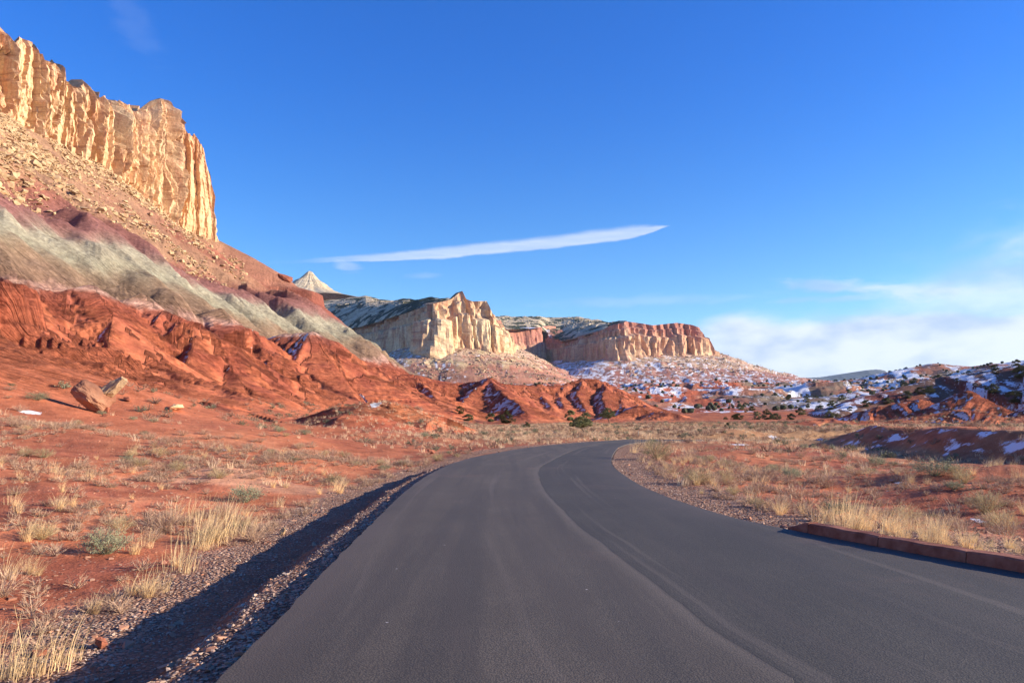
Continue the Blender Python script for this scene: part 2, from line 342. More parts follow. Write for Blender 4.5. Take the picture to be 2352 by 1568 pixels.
    if m.any():
        xm, ym = x[m], y[m]
        d, _, bt, sg = pdist(xm+1.6*w1[m]+0.5*fbm(xm/2.5, ym/2.5, 2, 71), ym, spline([w+(0,) for w in WASH], 3))
        s = np.where(sg < 0, d, -d)                            # right-hand side of the wash
        zb = -0.55*sst(-9, -1, s)+1.65*sst(0.0, 3.6, s)-0.3*sst(5, 25, s)
        z[m] = z[m]+zb*sst(12, 20, ym)*sst(70, 56, ym)
    # small shaded hump at right, nearer
    for (cx, cy, ax, ay, hh) in ((8.2, 15.6, 2.6, 2.6, 0.0), (13.6, 20.5, 4.6, 2.0, 0.75), (10.5, 17.2, 2.6, 1.3, 0.42), (17.5, 17.5, 4.2, 2.2, 0.55), (7.0, 24, 4, 3, 0.3), (9.0, 36, 6, 4, 0.5), (-9, 30, 5, 3, 0.35), (-14, 42, 7, 4, 0.6), (-26, 52, 8, 4, 0.9), (-32, 66, 9, 3.5, 0.9), (-18, 60, 8, 3, 0.5)):
        q = ((x-cx)/ax)**2+((y-cy)/ay)**2; z = z+hh*np.exp(-q)
    # ---- road bed, verges and bank
    m = (r < 150)
    if m.any():
        xm, ym = x[m], y[m]; zm = z[m]; rz = road_z(ym)
        dl, _, _, _ = pdist(xm, ym, LEFT[::3]); dr, _, _, _ = pdist(xm, ym, RIGHT[::3]); ins = in_road(xm, ym)
        wob = 0.26*fbm(ym/1.7, xm*0.3, 4, 91, g=0.6)
        drop = 0.43*sst(44, 27, ym)+0.06
        bl = np.interp(dl+wob*sst(0.2, 0.7, dl), [0, 0.32, 0.52, 1.12, 1.3], [0, 0.05, 0.10, 1, 1])
        leftz = rz-0.065-0.02*sst(0, 0.5, dl)-drop*bl
        cz = leftz+(zm-leftz)*sst(1.9, 7.0, dl)
        rightz = rz-0.045+0.12*sst(10.9, 10.0, ym)*sst(0.1, 0.3, dr)
        cr = rightz+(zm-rightz)*sst(1.2, 6.5, dr)
        zz = np.where(dl < dr, cz, cr)+0.012*fbm(xm/0.25, ym/0.25, 2, 92)*sst(0.05, 0.3, np.minimum(dl, dr))
        zz = np.where(ins, rz-0.10, zz)
        z[m] = zz+(zm-zz)*sst(110, 140, r[m])
        if extra: EX['dl'] = np.full(x.shape, 99.0); EX['dr'] = np.full(x.shape, 99.0); EX['dl'][m] = np.where(ins, -1, dl); EX['dr'][m] = np.where(ins, -1, dr)
    return (z, kind) if extra else z
EX = {}
def ground_hit(px, py, dmin=2.0, dmax=900.0):
    """world point where the sight line through a picture point meets the ground"""
    n = 900; D = np.geomspace(dmin, dmax, n); X = (px-CX)/FOC*D; Z = EYE+(HOR-py)/FOC*D
    h = height(X, D); k = np.argmax(h > Z)
    if not (h > Z).any(): return None
    return Vector((X[k], D[k], h[k]))
def gz(x, y): return float(height(np.array([float(x)]), np.array([float(y)]))[0])
def gzs(xs, ys): return height(np.array(xs, float), np.array(ys, float))

# ------------------------------------------------------------------ materials
ALB = 0.80
def mat(name):
    m = bpy.data.materials.new(name); m.use_nodes = True; t = m.node_tree; t.nodes.clear()
    o = t.nodes.new('ShaderNodeOutputMaterial'); b = t.nodes.new('ShaderNodeBsdfPrincipled'); t.links.new(b.outputs[0], o.inputs[0])
    b.inputs['Roughness'].default_value = 0.9; b.inputs['Specular IOR Level'].default_value = 0.2
    return m, t, b
class G:
    def __init__(s, t): s.t = t
    def n(s, ty, **k):
        q = s.t.nodes.new(ty)
        for a, b in k.items(): setattr(q, a, b)
        return q
    def put(s, inp, v):
        if isinstance(v, bpy.types.NodeSocket): s.t.links.new(v, inp)
        elif isinstance(v, tuple) and len(v) == 3 and inp.type == 'RGBA': inp.default_value = (*v, 1)
        else: inp.default_value = v
    def m(s, op, a, b=None, clamp=False):
        q = s.n('ShaderNodeMath', operation=op, use_clamp=clamp); s.put(q.inputs[0], a)
        if b is not None: s.put(q.inputs[1], b)
        return q.outputs[0]
    def mr(s, v, a, b, c=0.0, d=1.0):
        q = s.n('ShaderNodeMapRange', interpolation_type='SMOOTHSTEP'); s.put(q.inputs[0], v)
        for i, w in enumerate((a, b, c, d)): s.put(q.inputs[i+1], w)
        return q.outputs[0]
    def noise(s, vec, scale, det=4.0, rough=0.55, dist=0.0):
        q = s.n('ShaderNodeTexNoise'); s.put(q.inputs['Vector'], vec); q.inputs['Scale'].default_value = scale; q.inputs['Detail'].default_value = det
        q.inputs['Roughness'].default_value = rough; q.inputs['Distortion'].default_value = dist; return q.outputs[0]
    def vor(s, vec, scale, feat='F1', out='Distance'):
        q = s.n('ShaderNodeTexVoronoi', feature=feat); s.put(q.inputs['Vector'], vec); q.inputs['Scale'].default_value = scale; return q.outputs[out]
    def mix(s, f, a, b, bt='MIX'):
        q = s.n('ShaderNodeMix', data_type='RGBA', blend_type=bt); s.put(q.inputs['Factor'], f); s.put(q.inputs['A'], a); s.put(q.inputs['B'], b); return q.outputs['Result']
    def map(s, vec, sc, loc=(0, 0, 0)):
        q = s.n('ShaderNodeMapping'); s.put(q.inputs[0], vec); q.inputs['Scale'].default_value = sc; q.inputs['Location'].default_value = loc; return q.outputs[0]
    def bump(s, h, st, dist, nrm=None):
        q = s.n('ShaderNodeBump'); s.put(q.inputs['Height'], h); q.inputs['Strength'].default_value = st; q.inputs['Distance'].default_value = dist
        if nrm is not None: s.put(q.inputs['Normal'], nrm)
        return q.outputs[0]
    def pos(s): return s.n('ShaderNodeNewGeometry').outputs['Position']
    def obj(s): return s.n('ShaderNodeTexCoord').outputs['Object']
    def attr(s, nm, out='Color'):
        q = s.n('ShaderNodeAttribute'); q.attribute_name = nm; return q.outputs[out]
    def rnd(s): return s.n('ShaderNodeObjectInfo').outputs['Random']

def terrain_material():
    m, t, b = mat('soil_and_rock'); g = G(t); p = g.pos()
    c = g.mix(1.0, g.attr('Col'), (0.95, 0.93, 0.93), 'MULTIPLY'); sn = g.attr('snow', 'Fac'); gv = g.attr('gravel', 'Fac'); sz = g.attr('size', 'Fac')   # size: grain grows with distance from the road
    n1 = g.noise(p, 1.3, 6, 0.62); n2 = g.noise(p, 7.0, 5, 0.65); n3 = g.noise(p, 0.16, 6, 0.6)
    c = g.mix(1.0, c, g.mix(g.mr(n1, 0.3, 0.7), (0.80, 0.78, 0.76), (1.16, 1.17, 1.18)), 'MULTIPLY')
    c = g.mix(1.0, c, g.mix(g.mr(n3, 0.3, 0.7), (0.86, 0.84, 0.84), (1.12, 1.12, 1.12)), 'MULTIPLY')
    near = g.mr(sz, 0.0, 0.25, 1.0, 0.0)
    rv = g.attr('ruv', 'Vector'); rsep = g.n('ShaderNodeSeparateXYZ'); g.put(rsep.inputs[0], rv)
    crum = g.noise(p, 0.75, 9, 0.78); lay = g.noise(g.map(p, (0.05, 0.05, 1.25)), 1.0, 6, 0.72)
    lc = g.mix(g.mr(lay, 0.36, 0.62), (0.66, 0.60, 0.60), (1.22, 1.18, 1.14)); c = g.mix(g.m('MULTIPLY', rsep.outputs[2], 0.75), c, g.mix(1.0, c, lc, 'MULTIPLY'))
    cc_ = g.mix(g.mr(crum, 0.38, 0.60), (0.70, 0.66, 0.66), (1.20, 1.18, 1.16)); c = g.mix(g.m('ADD', 0.35, g.m('MULTIPLY', rsep.outputs[2], 0.55)), c, g.mix(1.0, c, cc_, 'MULTIPLY'))
    # pebbles
    vc = g.vor(p, 22.0, 'F1', 'Color'); vd = g.vor(p, 22.0)
    sepc = g.n('ShaderNodeSeparateColor'); g.put(sepc.inputs[0], vc)
    peb = g.mix(g.mr(sepc.outputs[0], 0.25, 0.95), (0.19, 0.10, 0.07), (0.48, 0.38, 0.29))
    peb = g.mix(g.mr(vd, 0.25, 0.55), peb, (0.17, 0.085, 0.055))
    c = g.mix(g.m('MULTIPLY', gv, g.mr(sepc.outputs[1], 0.2, 0.4)), c, peb)
    spk = g.m('MULTIPLY', g.m('MULTIPLY', g.mr(sepc.outputs[2], 0.90, 0.94), near), g.mr(vd, 0.45, 0.3))
    c = g.mix(g.m('MULTIPLY', spk, 0.6), c, (0.60, 0.42, 0.28))
    snoise = g.noise(p, 0.9, 6, 0.7)
    sf = g.mr(g.m('ADD', sn, g.m('MULTIPLY', g.m('SUBTRACT', snoise, 0.5), 1.3)), 0.42, 0.60)
    c = g.mix(sf, c, (0.80, 0.80, 0.80)); g.put(b.inputs['Base Color'], c)
    h = g.m('ADD', g.m('MULTIPLY', n1, 0.6), g.m('MULTIPLY', n2, 0.30))
    hv = g.m('MULTIPLY', g.m('SUBTRACT', 1.0, vd), g.m('ADD', g.m('MULTIPLY', gv, 0.10), g.m('MULTIPLY', near, 0.015)))
    big = g.m('MULTIPLY', g.noise(p, 0.35, 8, 0.7), g.m('MULTIPLY', sz, 1.9))
    rl = g.noise(g.map(rv, (1.05, 0.07, 0)), 1.0, 6, 0.62, 0.35); crk = g.mr(g.m('ABSOLUTE', g.m('SUBTRACT', rl, 0.5)), 0.0, 0.07)
    rl2 = g.noise(g.map(rv, (0.4, 0.03, 0), (5, 5, 5)), 1.0, 4, 0.6, 0.3)
    rh = g.m('MULTIPLY', g.m('ADD', g.m('ADD', g.m('MULTIPLY', rl, 3.2), g.m('MULTIPLY', crk, 0.55)), g.m('MULTIPLY', rl2, 0.9)), g.m('MULTIPLY', rsep.outputs[2], 1.25)); rh = g.m('ADD', rh, g.m('MULTIPLY', g.m('ADD', g.m('MULTIPLY', crum, 0.9), g.m('MULTIPLY', lay, 1.0)), g.m('ADD', 0.06, rsep.outputs[2])))
    h = g.m('ADD', g.m('ADD', g.m('MULTIPLY', h, g.m('ADD', 0.22, sz)), big), g.m('ADD', hv, rh))
    g.put(b.inputs['Normal'], g.bump(h, 0.9, 0.45)); b.inputs['Roughness'].default_value = 0.95; b.inputs['Specular IOR Level'].default_value = 0.1
    return m
def simple(name, c1, c2, scale, rough=0.9, bump=0.02, obj=True, spread=0.0, trans=0.0):
    c1 = tuple(v*ALB for v in c1); c2 = tuple(v*ALB for v in c2)
    m, t, b = mat(name); g = G(t); p = g.obj() if obj else g.pos()
    n = g.noise(p, scale, 5, 0.6); c = g.mix(g.mr(n, 0.3, 0.7), c1, c2)
    if spread: c = g.mix(1.0, c, g.mix(g.rnd(), (1-spread, 1-spread, 1-spread), (1+spread, 1+spread*0.8, 1+spread*0.5)), 'MULTIPLY')
    g.put(b.inputs['Base Color'], c); b.inputs['Roughness'].default_value = rough
    if bump: g.put(b.inputs['Normal'], g.bump(n, 0.7, bump))
    if trans:
        tr = g.n('ShaderNodeBsdfTranslucent'); g.put(tr.inputs['Color'], c); ms = g.n('ShaderNodeMixShader'); ms.inputs[0].default_value = trans
        t.links.new(b.outputs[0], ms.inputs[1]); t.links.new(tr.outputs[0], ms.inputs[2])
        o = [n_ for n_ in t.nodes if n_.type == 'OUTPUT_MATERIAL'][0]; t.links.new(ms.outputs[0], o.inputs[0])
    return m
def cliff_material(name, pale, gold, red, zlo, zhi, s=1.0, redtop=0.5):
    """sandstone: pale to orange patches, red varnish streaks that run down the face, bedding lines"""
    pale, gold, red = (tuple(v*ALB for v in c_) for c_ in (pale, gold, red))
    m, t, b = mat(name); g = G(t); p = g.pos()
    n0 = g.noise(p, 0.045*s, 4, 0.55); nf = g.noise(p, 0.9*s, 8, 0.68)
    st = g.noise(g.map(p, (0.42*s, 0.42*s, 0.045*s)), 1.0, 6, 0.62, 0.3)
    bed = g.noise(g.map(p, (0.03*s, 0.03*s, 0.75*s)), 1.0, 6, 0.65)
    c = g.mix(g.mr(n0, 0.35, 0.62), pale, gold)
    c = g.mix(g.m('MULTIPLY', g.mr(st, 0.47, 0.66), 0.68), c, red)
    sp = g.n('ShaderNodeSeparateXYZ'); g.put(sp.inputs[0], p)
    zt = g.mr(g.m('ADD', sp.outputs[2], g.m('MULTIPLY', g.m('SUBTRACT', st, 0.5), (zhi-zlo)*0.9)), zlo+(zhi-zlo)*0.45, zhi-(zhi-zlo)*0.1)
    c = g.mix(g.m('MULTIPLY', zt, redtop), c, red)
    c = g.mix(g.mr(bed, 0.56, 0.63, 0, 0.55), c, tuple(v*0.62 for v in red))
    c = g.mix(g.mr(bed, 0.38, 0.32, 0, 0.35), c, tuple(min(0.8, v*1.25) for v in pale))
    c = g.mix(1.0, c, g.mix(g.mr(nf, 0.3, 0.7), (0.78, 0.77, 0.76), (1.15, 1.14, 1.12)), 'MULTIPLY')
    sn = g.attr('snow', 'Fac'); c = g.mix(g.mr(g.m('ADD', sn, g.m('MULTIPLY', g.m('SUBTRACT', nf, 0.5), 0.9)), 0.45, 0.6), c, (0.84, 0.85, 0.88))
    jn = g.attr('scrub', 'Fac'); c = g.mix(g.mr(g.m('ADD', jn, g.m('MULTIPLY', g.m('SUBTRACT', g.noise(p, 0.16*s, 5, 0.7), 0.5), 1.6)), 0.5, 0.58), c, (0.035, 0.045, 0.025))
    g.put(b.inputs['Base Color'], c)
    h = g.m('ADD', g.m('MULTIPLY', nf, 1.0), g.m('ADD', g.m('MULTIPLY', st, 1.2), g.m('MULTIPLY', bed, 0.4)))
    g.put(b.inputs['Normal'], g.bump(h, 0.5, 0.6/s)); b.inputs['Roughness'].default_value = 0.95; b.inputs['Specular IOR Level'].default_value = 0.1
    return m
M_TER = terrain_material()
M_CLIFF = cliff_material('gold_sandstone', (0.80, 0.59, 0.35), (0.78, 0.50, 0.27), (0.64, 0.33, 0.20), 105, 150, 1.0, 0.25)
M_MESA = cliff_material('pale_sandstone', (0.84, 0.66, 0.40), (0.72, 0.48, 0.27), (0.48, 0.20, 0.13), 130, 230, 0.32, 0.35)
M_MESA2 = cliff_material('pink_sandstone', (0.80, 0.58, 0.36), (0.70, 0.42, 0.25), (0.50, 0.20, 0.15), 175, 265, 0.25, 0.85)
M_DOME = cliff_material('white_sandstone', (0.70, 0.585, 0.40), (0.62, 0.49, 0.31), (0.46, 0.35, 0.23), 300, 800, 0.2, 0.0)

# ------------------------------------------------------------------ mesh helpers
def mesh_obj(name, verts, faces, material, parent=None, smooth=False):
    me = bpy.data.meshes.new(name); verts = np.asarray(verts, dtype=np.float32); 
    if isinstance(faces, np.ndarray):
        nf, k = faces.shape; me.vertices.add(len(verts)); me.vertices.foreach_set('co', verts.ravel())
        me.loops.add(nf*k); me.loops.foreach_set('vertex_index', faces.astype(np.int32).ravel())
        me.polygons.add(nf); me.polygons.foreach_set('loop_start', np.arange(0, nf*k, k, dtype=np.int32)); 
        me.update(calc_edges=True)
    else: me.from_pydata([tuple(v) for v in verts.tolist()], [], faces); me.update()
    me.materials.append(material)
    me.polygons.foreach_set('use_smooth', np.full(len(me.polygons), smooth, bool))
    o = bpy.data.objects.new(name, me); COL.objects.link(o)
    if parent: o.parent = parent
    return o
def vattr(o, name, arr, kind='FLOAT'):
    a = o.data.attributes.new(name, kind, 'POINT')
    a.data.foreach_set('color' if kind == 'FLOAT_COLOR' else 'vector' if kind == 'FLOAT_VECTOR' else 'value', np.asarray(arr, dtype=np.float32).ravel())
def tag(o, label=None, cat=None, group=None, kind=None):
    if label: o['label'] = label
    if cat: o['category'] = cat
    if group: o['group'] = group
    if kind: o['kind'] = kind
    return o
def grid_faces(nr, nc, wrap=False):
    i = np.arange(nr-1)[:, None]*nc; j = np.arange(nc if wrap else nc-1)[None, :]; j2 = (j+1) % nc
    return np.stack([i+j, i+j2, i+nc+j2, i+nc+j], -1).reshape(-1, 4)

# ------------------------------------------------------------------ the ground sheet, split into its landforms
def build_ground():
    u = np.linspace(-0.78, 0.78, 1150); phi = np.arctan(u)
    a = np.linspace(phi[-1], 2*np.pi+phi[0], 70)[1:-1]; phi = np.concatenate([phi, a])
    r = [0.6]
    while r[-1] < 22000:
        q = r[-1]; r.append(q*(1+(0.013 if q < 35 else 0.0058 if q < 450 else 0.0045 if q < 2450 else 0.05)))
    r = np.array(r); RR, PH = np.meshgrid(r, phi, indexing='ij')
    x = (RR*np.sin(PH)); y = (RR*np.cos(PH)); nr, nc = x.shape
    xf, yf = x.ravel(), y.ravel(); z = np.empty(xf.shape); kd = np.zeros(xf.shape, np.int8)
    dl = np.full(xf.shape, 99.0); dr = np.full(xf.shape, 99.0); kw = np.zeros(xf.shape); ruv = np.zeros((len(xf), 3))
    CH = 150000
    for s in range(0, len(xf), CH):
        e = slice(s, s+CH); EX.clear(); zz, kk = height(xf[e], yf[e], True); z[e] = zz; kd[e] = kk; kw[e] = EX['kw']; ruv[e] = np.stack(EX['r'], -1)
        if 'dl' in EX: dl[e] = EX['dl']; dr[e] = EX['dr']
    Z = z.reshape(nr, nc)
    # normals by finite differences on the grid
    V = np.stack([x, y, Z], -1); dV1 = np.roll(V, -1, 1)-np.roll(V, 1, 1); dV0 = np.gradient(V, axis=0)
    nn = np.cross(dV1, dV0); nn /= np.linalg.norm(nn, axis=-1, keepdims=True)+1e-12; nn *= np.sign(nn[..., 2:3]+1e-12)
    nn = nn.reshape(-1, 3); lit = nn @ np.array(sd)
    rr = np.hypot(xf, yf)
    def C(*c): return np.array(c, float)
    def lerp(a, b, t): return a+(b-a)*t[:, None]
    n1 = fbm(xf/6, yf/6, 4, 201); n2 = fbm(xf/38, yf/38, 4, 202); n3 = fbm(xf/1.3, yf/1.3, 3, 203)
    col = np.tile(C(0.47, 0.162, 0.078), (len(xf), 1))
    col = lerp(col, C(0.36, 0.115, 0.062), sst(0.0, 0.35, n1)); col = lerp(col, C(0.56, 0.225, 0.11), sst(0.1, 0.5, -n2+0.3*n3))
    pale = sst(0.22, 0.42, fbm(xf/14, yf/5, 3, 204)-0.1)*(kd <= 2)*sst(14, 25, rr)*(xf < -5)
    col = lerp(col, C(0.66, 0.38, 0.22), pale*0.6)
    # tan dry grass cover on the flats
    tan = np.maximum(sst(48, 70, yf)*sst(140, 110, yf)*sst(-14, 2, xf)*sst(1.5, 0.2, z), 0)*(kd == 0)
    tan2 = sst(0.0, 0.3, fbm(xf/9, yf/9, 3, 205)+0.1)*(xf > 4)*sst(25, 60, rr)*(kd == 0)*sst(260, 180, rr)
    col = lerp(col, C(0.40, 0.25, 0.12), np.clip(tan*0.65+tan2*0.6, 0, 0.85))
    # gravel verges
    gl = sst(3.2, 2.3, dl+0.5*n3+0.25*n1)*(dl >= 0); gr = sst(2.4, 0.9, dr+0.5*n3)*(dr >= 0)
    gravel = np.clip(np.maximum(gl, gr), 0, 1)
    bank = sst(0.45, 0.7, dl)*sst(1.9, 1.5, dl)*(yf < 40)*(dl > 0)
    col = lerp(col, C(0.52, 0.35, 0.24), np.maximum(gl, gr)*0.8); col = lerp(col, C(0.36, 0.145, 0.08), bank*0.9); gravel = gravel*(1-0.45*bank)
    # red hills
    m = kd == 1
    cr = lerp(np.tile(C(0.45, 0.147, 0.072), (m.sum(), 1)), C(0.34, 0.100, 0.056), sst(-0.1, 0.4, n1[m]+0.4*n2[m]))
    bd = pn(z[m]/1.1+0.4*n1[m], z[m]*0, 206); cr = lerp(cr, C(0.27, 0.07, 0.045), sst(0.15, 0.4, bd)*0.5)
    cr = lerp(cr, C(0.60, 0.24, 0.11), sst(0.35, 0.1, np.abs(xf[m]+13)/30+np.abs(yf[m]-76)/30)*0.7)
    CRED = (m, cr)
    # left hillside strata
    m = kd == 2; zz = z[m]+4.2*fbm(yf[m]/15+xf[m]/40, xf[m]/45, 4, 207, g=0.6)*sst(19, 26, z[m])+0.8*fbm(xf[m]/8, yf[m]/8, 3, 220)+0.25*n3[m]; zs = zz-0.022*(yf[m]-130)*0.2
    ks = [(-5, (0.47, 0.160, 0.078)), (8, (0.44, 0.145, 0.072)), (13, (0.40, 0.125, 0.066)), (18.3, (0.36, 0.108, 0.062)), (20.0, (0.38, 0.14, 0.09)), (20.4, (0.56, 0.36, 0.28)), (21.3, (0.52, 0.33, 0.25)), (21.7, (0.29, 0.19, 0.125)),
          (26.5, (0.27, 0.19, 0.12)), (29, (0.27, 0.225, 0.15)), (30.5, (0.32, 0.305, 0.21)), (36.8, (0.36, 0.335, 0.24)), (38.0, (0.29, 0.20, 0.155)), (41, (0.27, 0.13, 0.11)), (48, (0.27, 0.115, 0.085)), (56, (0.30, 0.115, 0.075)), (66, (0.27, 0.095, 0.065)), (72, (0.29, 0.105, 0.07)), (76, (0.36, 0.17, 0.11)), (96, (0.36, 0.19, 0.12)), (106, (0.40, 0.23, 0.14))]
    zk = np.array([k[0] for k in ks]); ck = np.array([k[1] for k in ks])
    cm = np.stack([np.interp(zs, zk, ck[:, i]) for i in range(3)], -1)
    # the spurs in front carry the same beds as the slope behind
    m1, cr1 = CRED; z1 = z[m1]+0.8*fbm(xf[m1]/8, yf[m1]/8, 3, 220)+0.25*n3[m1]; cs = np.stack([np.interp(z1, zk, ck[:, i]) for i in range(3)], -1)
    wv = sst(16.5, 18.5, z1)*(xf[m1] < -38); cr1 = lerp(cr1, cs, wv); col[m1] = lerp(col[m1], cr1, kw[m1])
    # yellow rubble apron below the cliff
    d, bt = cliff_uv(xf[m], yf[m]); rub = sst(330, 250, yf[m]+60*n2[m])*sst(47, 54, zz+5*n2[m])
    rub2 = sst(12, 3, d+6*n2[m])*sst(95, 103, zz)
    cm = lerp(cm, C(0.38, 0.24, 0.14), np.clip(np.maximum(rub*0.8, rub2*0.6), 0, 1))
    bd = pn(zz/1.4, zz*0, 208); cm = lerp(cm, cm*0.72, (sst(0.1, 0.35, bd)*sst(20, 16, zz)*0.6+sst(0.1, 0.35, bd)*sst(55, 62, zz)*0.5))
    col[m] = lerp(col[m], cm, kw[m])
    # brown hill
    m = kd == 5; cb = lerp(np.tile(C(0.20, 0.115, 0.075), (m.sum(), 1)), C(0.27, 0.085, 0.055), sst(-0.05, 0.25, -n2[m]+0.02*(12-z[m])))
    col[m] = cb
    # far snowy badlands
    m = kd == 3; q = fbm(xf[m]/60, yf[m]/60, 4, 209)
    cf = lerp(np.tile(C(0.36, 0.17, 0.11), (m.sum(), 1)), C(0.44, 0.13, 0.07), sst(0.0, 0.3, q)); cf = lerp(cf, C(0.20, 0.18, 0.13), sst(0.05, 0.35, -q)*0.8)
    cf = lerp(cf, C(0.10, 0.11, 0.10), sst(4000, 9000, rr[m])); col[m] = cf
    m = kd == 4; zz = z[m]; q = fbm(xf[m]/35, yf[m]/35, 4, 210, g=0.65)
    cf = lerp(np.tile(C(0.52, 0.38, 0.26), (m.sum(), 1)), C(0.40, 0.17, 0.12), sst(-0.02, 0.25, pn(zz/17, zz*0, 211)+0.5*q))
    lay = pn(xf[m]/160, zz/3.4+1.5*q, 221)
    cf = lerp(cf, C(0.56, 0.45, 0.26), sst(0.05, 0.35, q)*sst(1700, 1400, yf[m])); cf = lerp(cf, C(0.34, 0.145, 0.10), sst(108, 88, zz+14*q)*np.where(yf[m] < 1700, 0.8, 0)); cf = lerp(cf, C(0.36, 0.15, 0.115), sst(150, 120, zz+14*q)*np.where(yf[m] > 1700, 0.75, 0))
    cf = cf*(1-0.30*sst(0.0, 0.25, lay))[:, None]; col[m] = cf
    # snow lies where the low sun does not reach
    big = fbm(xf/30, yf/30, 4, 212); sm = fbm(xf/4.5, yf/9, 4, 213, g=0.6)
    away = sst(0.22, -0.05, lit); amt = np.zeros(len(xf))
    k1 = (kd == 1); amt[k1] = (away[k1]*0.50+0.12*big[k1]+0.36*sm[k1]+0.3*fbm(xf[k1]/1.6, yf[k1]/4, 3, 219))*sst(60, 150, rr[k1])
    k2 = (kd == 2); amt[k2] = (away[k2]*0.40+0.1*sm[k2])*sst(90, 140, yf[k2])*sst(24, 12, z[k2])+sst(300, 380, yf[k2])*0.0
    k5 = (kd == 5); amt[k5] = sst(0.36, 0.16, lit[k5])*0.35+0.18+0.40*big[k5]+0.5*sm[k5]-0.08
    k3 = (kd == 3); f3 = fbm(xf[k3]/(12+rr[k3]*0.01), yf[k3]/(30+rr[k3]*0.02), 4, 214, g=0.6)
    amt[k3] = 0.24+0.30*fbm(xf[k3]/(22+rr[k3]*0.02), z[k3]/1.6, 3, 223)+0.36*sst(0.42, 0.12, lit[k3])-0.06+0.6*f3+0.35*fbm(xf[k3]/(3+rr[k3]*0.006), yf[k3]/(8+rr[k3]*0.02), 3, 217)
    k4 = (kd == 4); f4 = fbm(xf[k4]/14, yf[k4]/30, 4, 215, g=0.65)
    amt[k4] = np.where(xf[k4] > 130, 0.32, 0.14)+0.22*sst(0.5, 0.15, lit[k4])-0.02+0.22*f4+0.5*fbm(xf[k4]/26, z[k4]/2.6, 3, 218, g=0.6)+0.2*fbm(xf[k4]/5, yf[k4]/9, 2, 222)-0.0015*np.clip(z[k4]-150, 0, 100)
    k0 = (kd == 0); amt[k0] = away[k0]*0.5*sst(60, 140, rr[k0])+0.12*sm[k0]
    wb = (kd == 0) & (xf > 20) & (xf < 60) & (yf > 20) & (yf < 75); amt[wb] = sst(0.1, -0.15, lit[wb])*0.36+0.52*fbm(xf[wb]/1.1, yf[wb]/3, 4, 216)
    amt = np.clip(amt, 0, 1)*(gravel < 0.1)
    for (px, py, wx, wy) in SNOWP:
        h = ground_hit(px, py)
        if h is None: continue
        q = ((xf-h.x)/(wx/FOC*h.y))**2+((yf-h.y)/(wy))**2; q = q*(1+0.9*fbm(xf/(0.25*wx/FOC*h.y+0.02), yf/(0.8*wy+0.02), 3, 219)); amt = np.maximum(amt, np.where((q < 3) & (q > -1), np.exp(-q*0.9)*0.95, 0))
    amt = np.where(dl < 0, 0, amt)
    size = np.clip((rr-35)/400, 0, 1.4)
    faces = grid_faces(nr, nc, True)
    fk = kd[faces].max(1)
    names = {0: ('ground', 'red desert soil with gravel verges and patches of dry grass'), 1: ('red_hills', 'eroded red badland hills with snow in their shaded gullies'), 2: ('hillside', 'banded red and grey green slope below the tall cliff'),
             3: ('snowy_hills', 'snow dusted badlands in the far valley'), 4: ('mesa_slope', 'boulder and snow covered slopes below the far mesa cliffs'), 5: ('brown_hill', 'dark brown hill dotted with junipers on the right')}
    allv = V.reshape(-1, 3)
    for k, (nm, lb) in names.items():
        f = faces[fk == k]
        if not len(f): continue
        ids = np.unique(f); rem = np.full(len(allv), -1); rem[ids] = np.arange(len(ids))
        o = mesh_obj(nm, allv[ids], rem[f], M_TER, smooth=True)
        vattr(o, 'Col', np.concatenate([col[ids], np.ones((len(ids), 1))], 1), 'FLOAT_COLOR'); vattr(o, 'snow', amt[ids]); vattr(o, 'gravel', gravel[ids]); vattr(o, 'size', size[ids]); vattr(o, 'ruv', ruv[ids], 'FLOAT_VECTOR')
        tag(o, lb, 'terrain', kind='structure')
SNOWP = [(68, 947, 26, 0.5), (862, 930, 14, 1.5), (1692, 1021, 26, 1.0), (1780, 1006, 16, 1.2), (2250, 1196, 12, 0.3), (2060, 1108, 8, 0.3), (2040, 1127, 6, 0.3), (310, 1060, 5, 0.2), (515, 1033, 6, 0.3), (1300, 1073, 0.1, 0.01), (185, 979, 6, 0.2)]
build_ground()

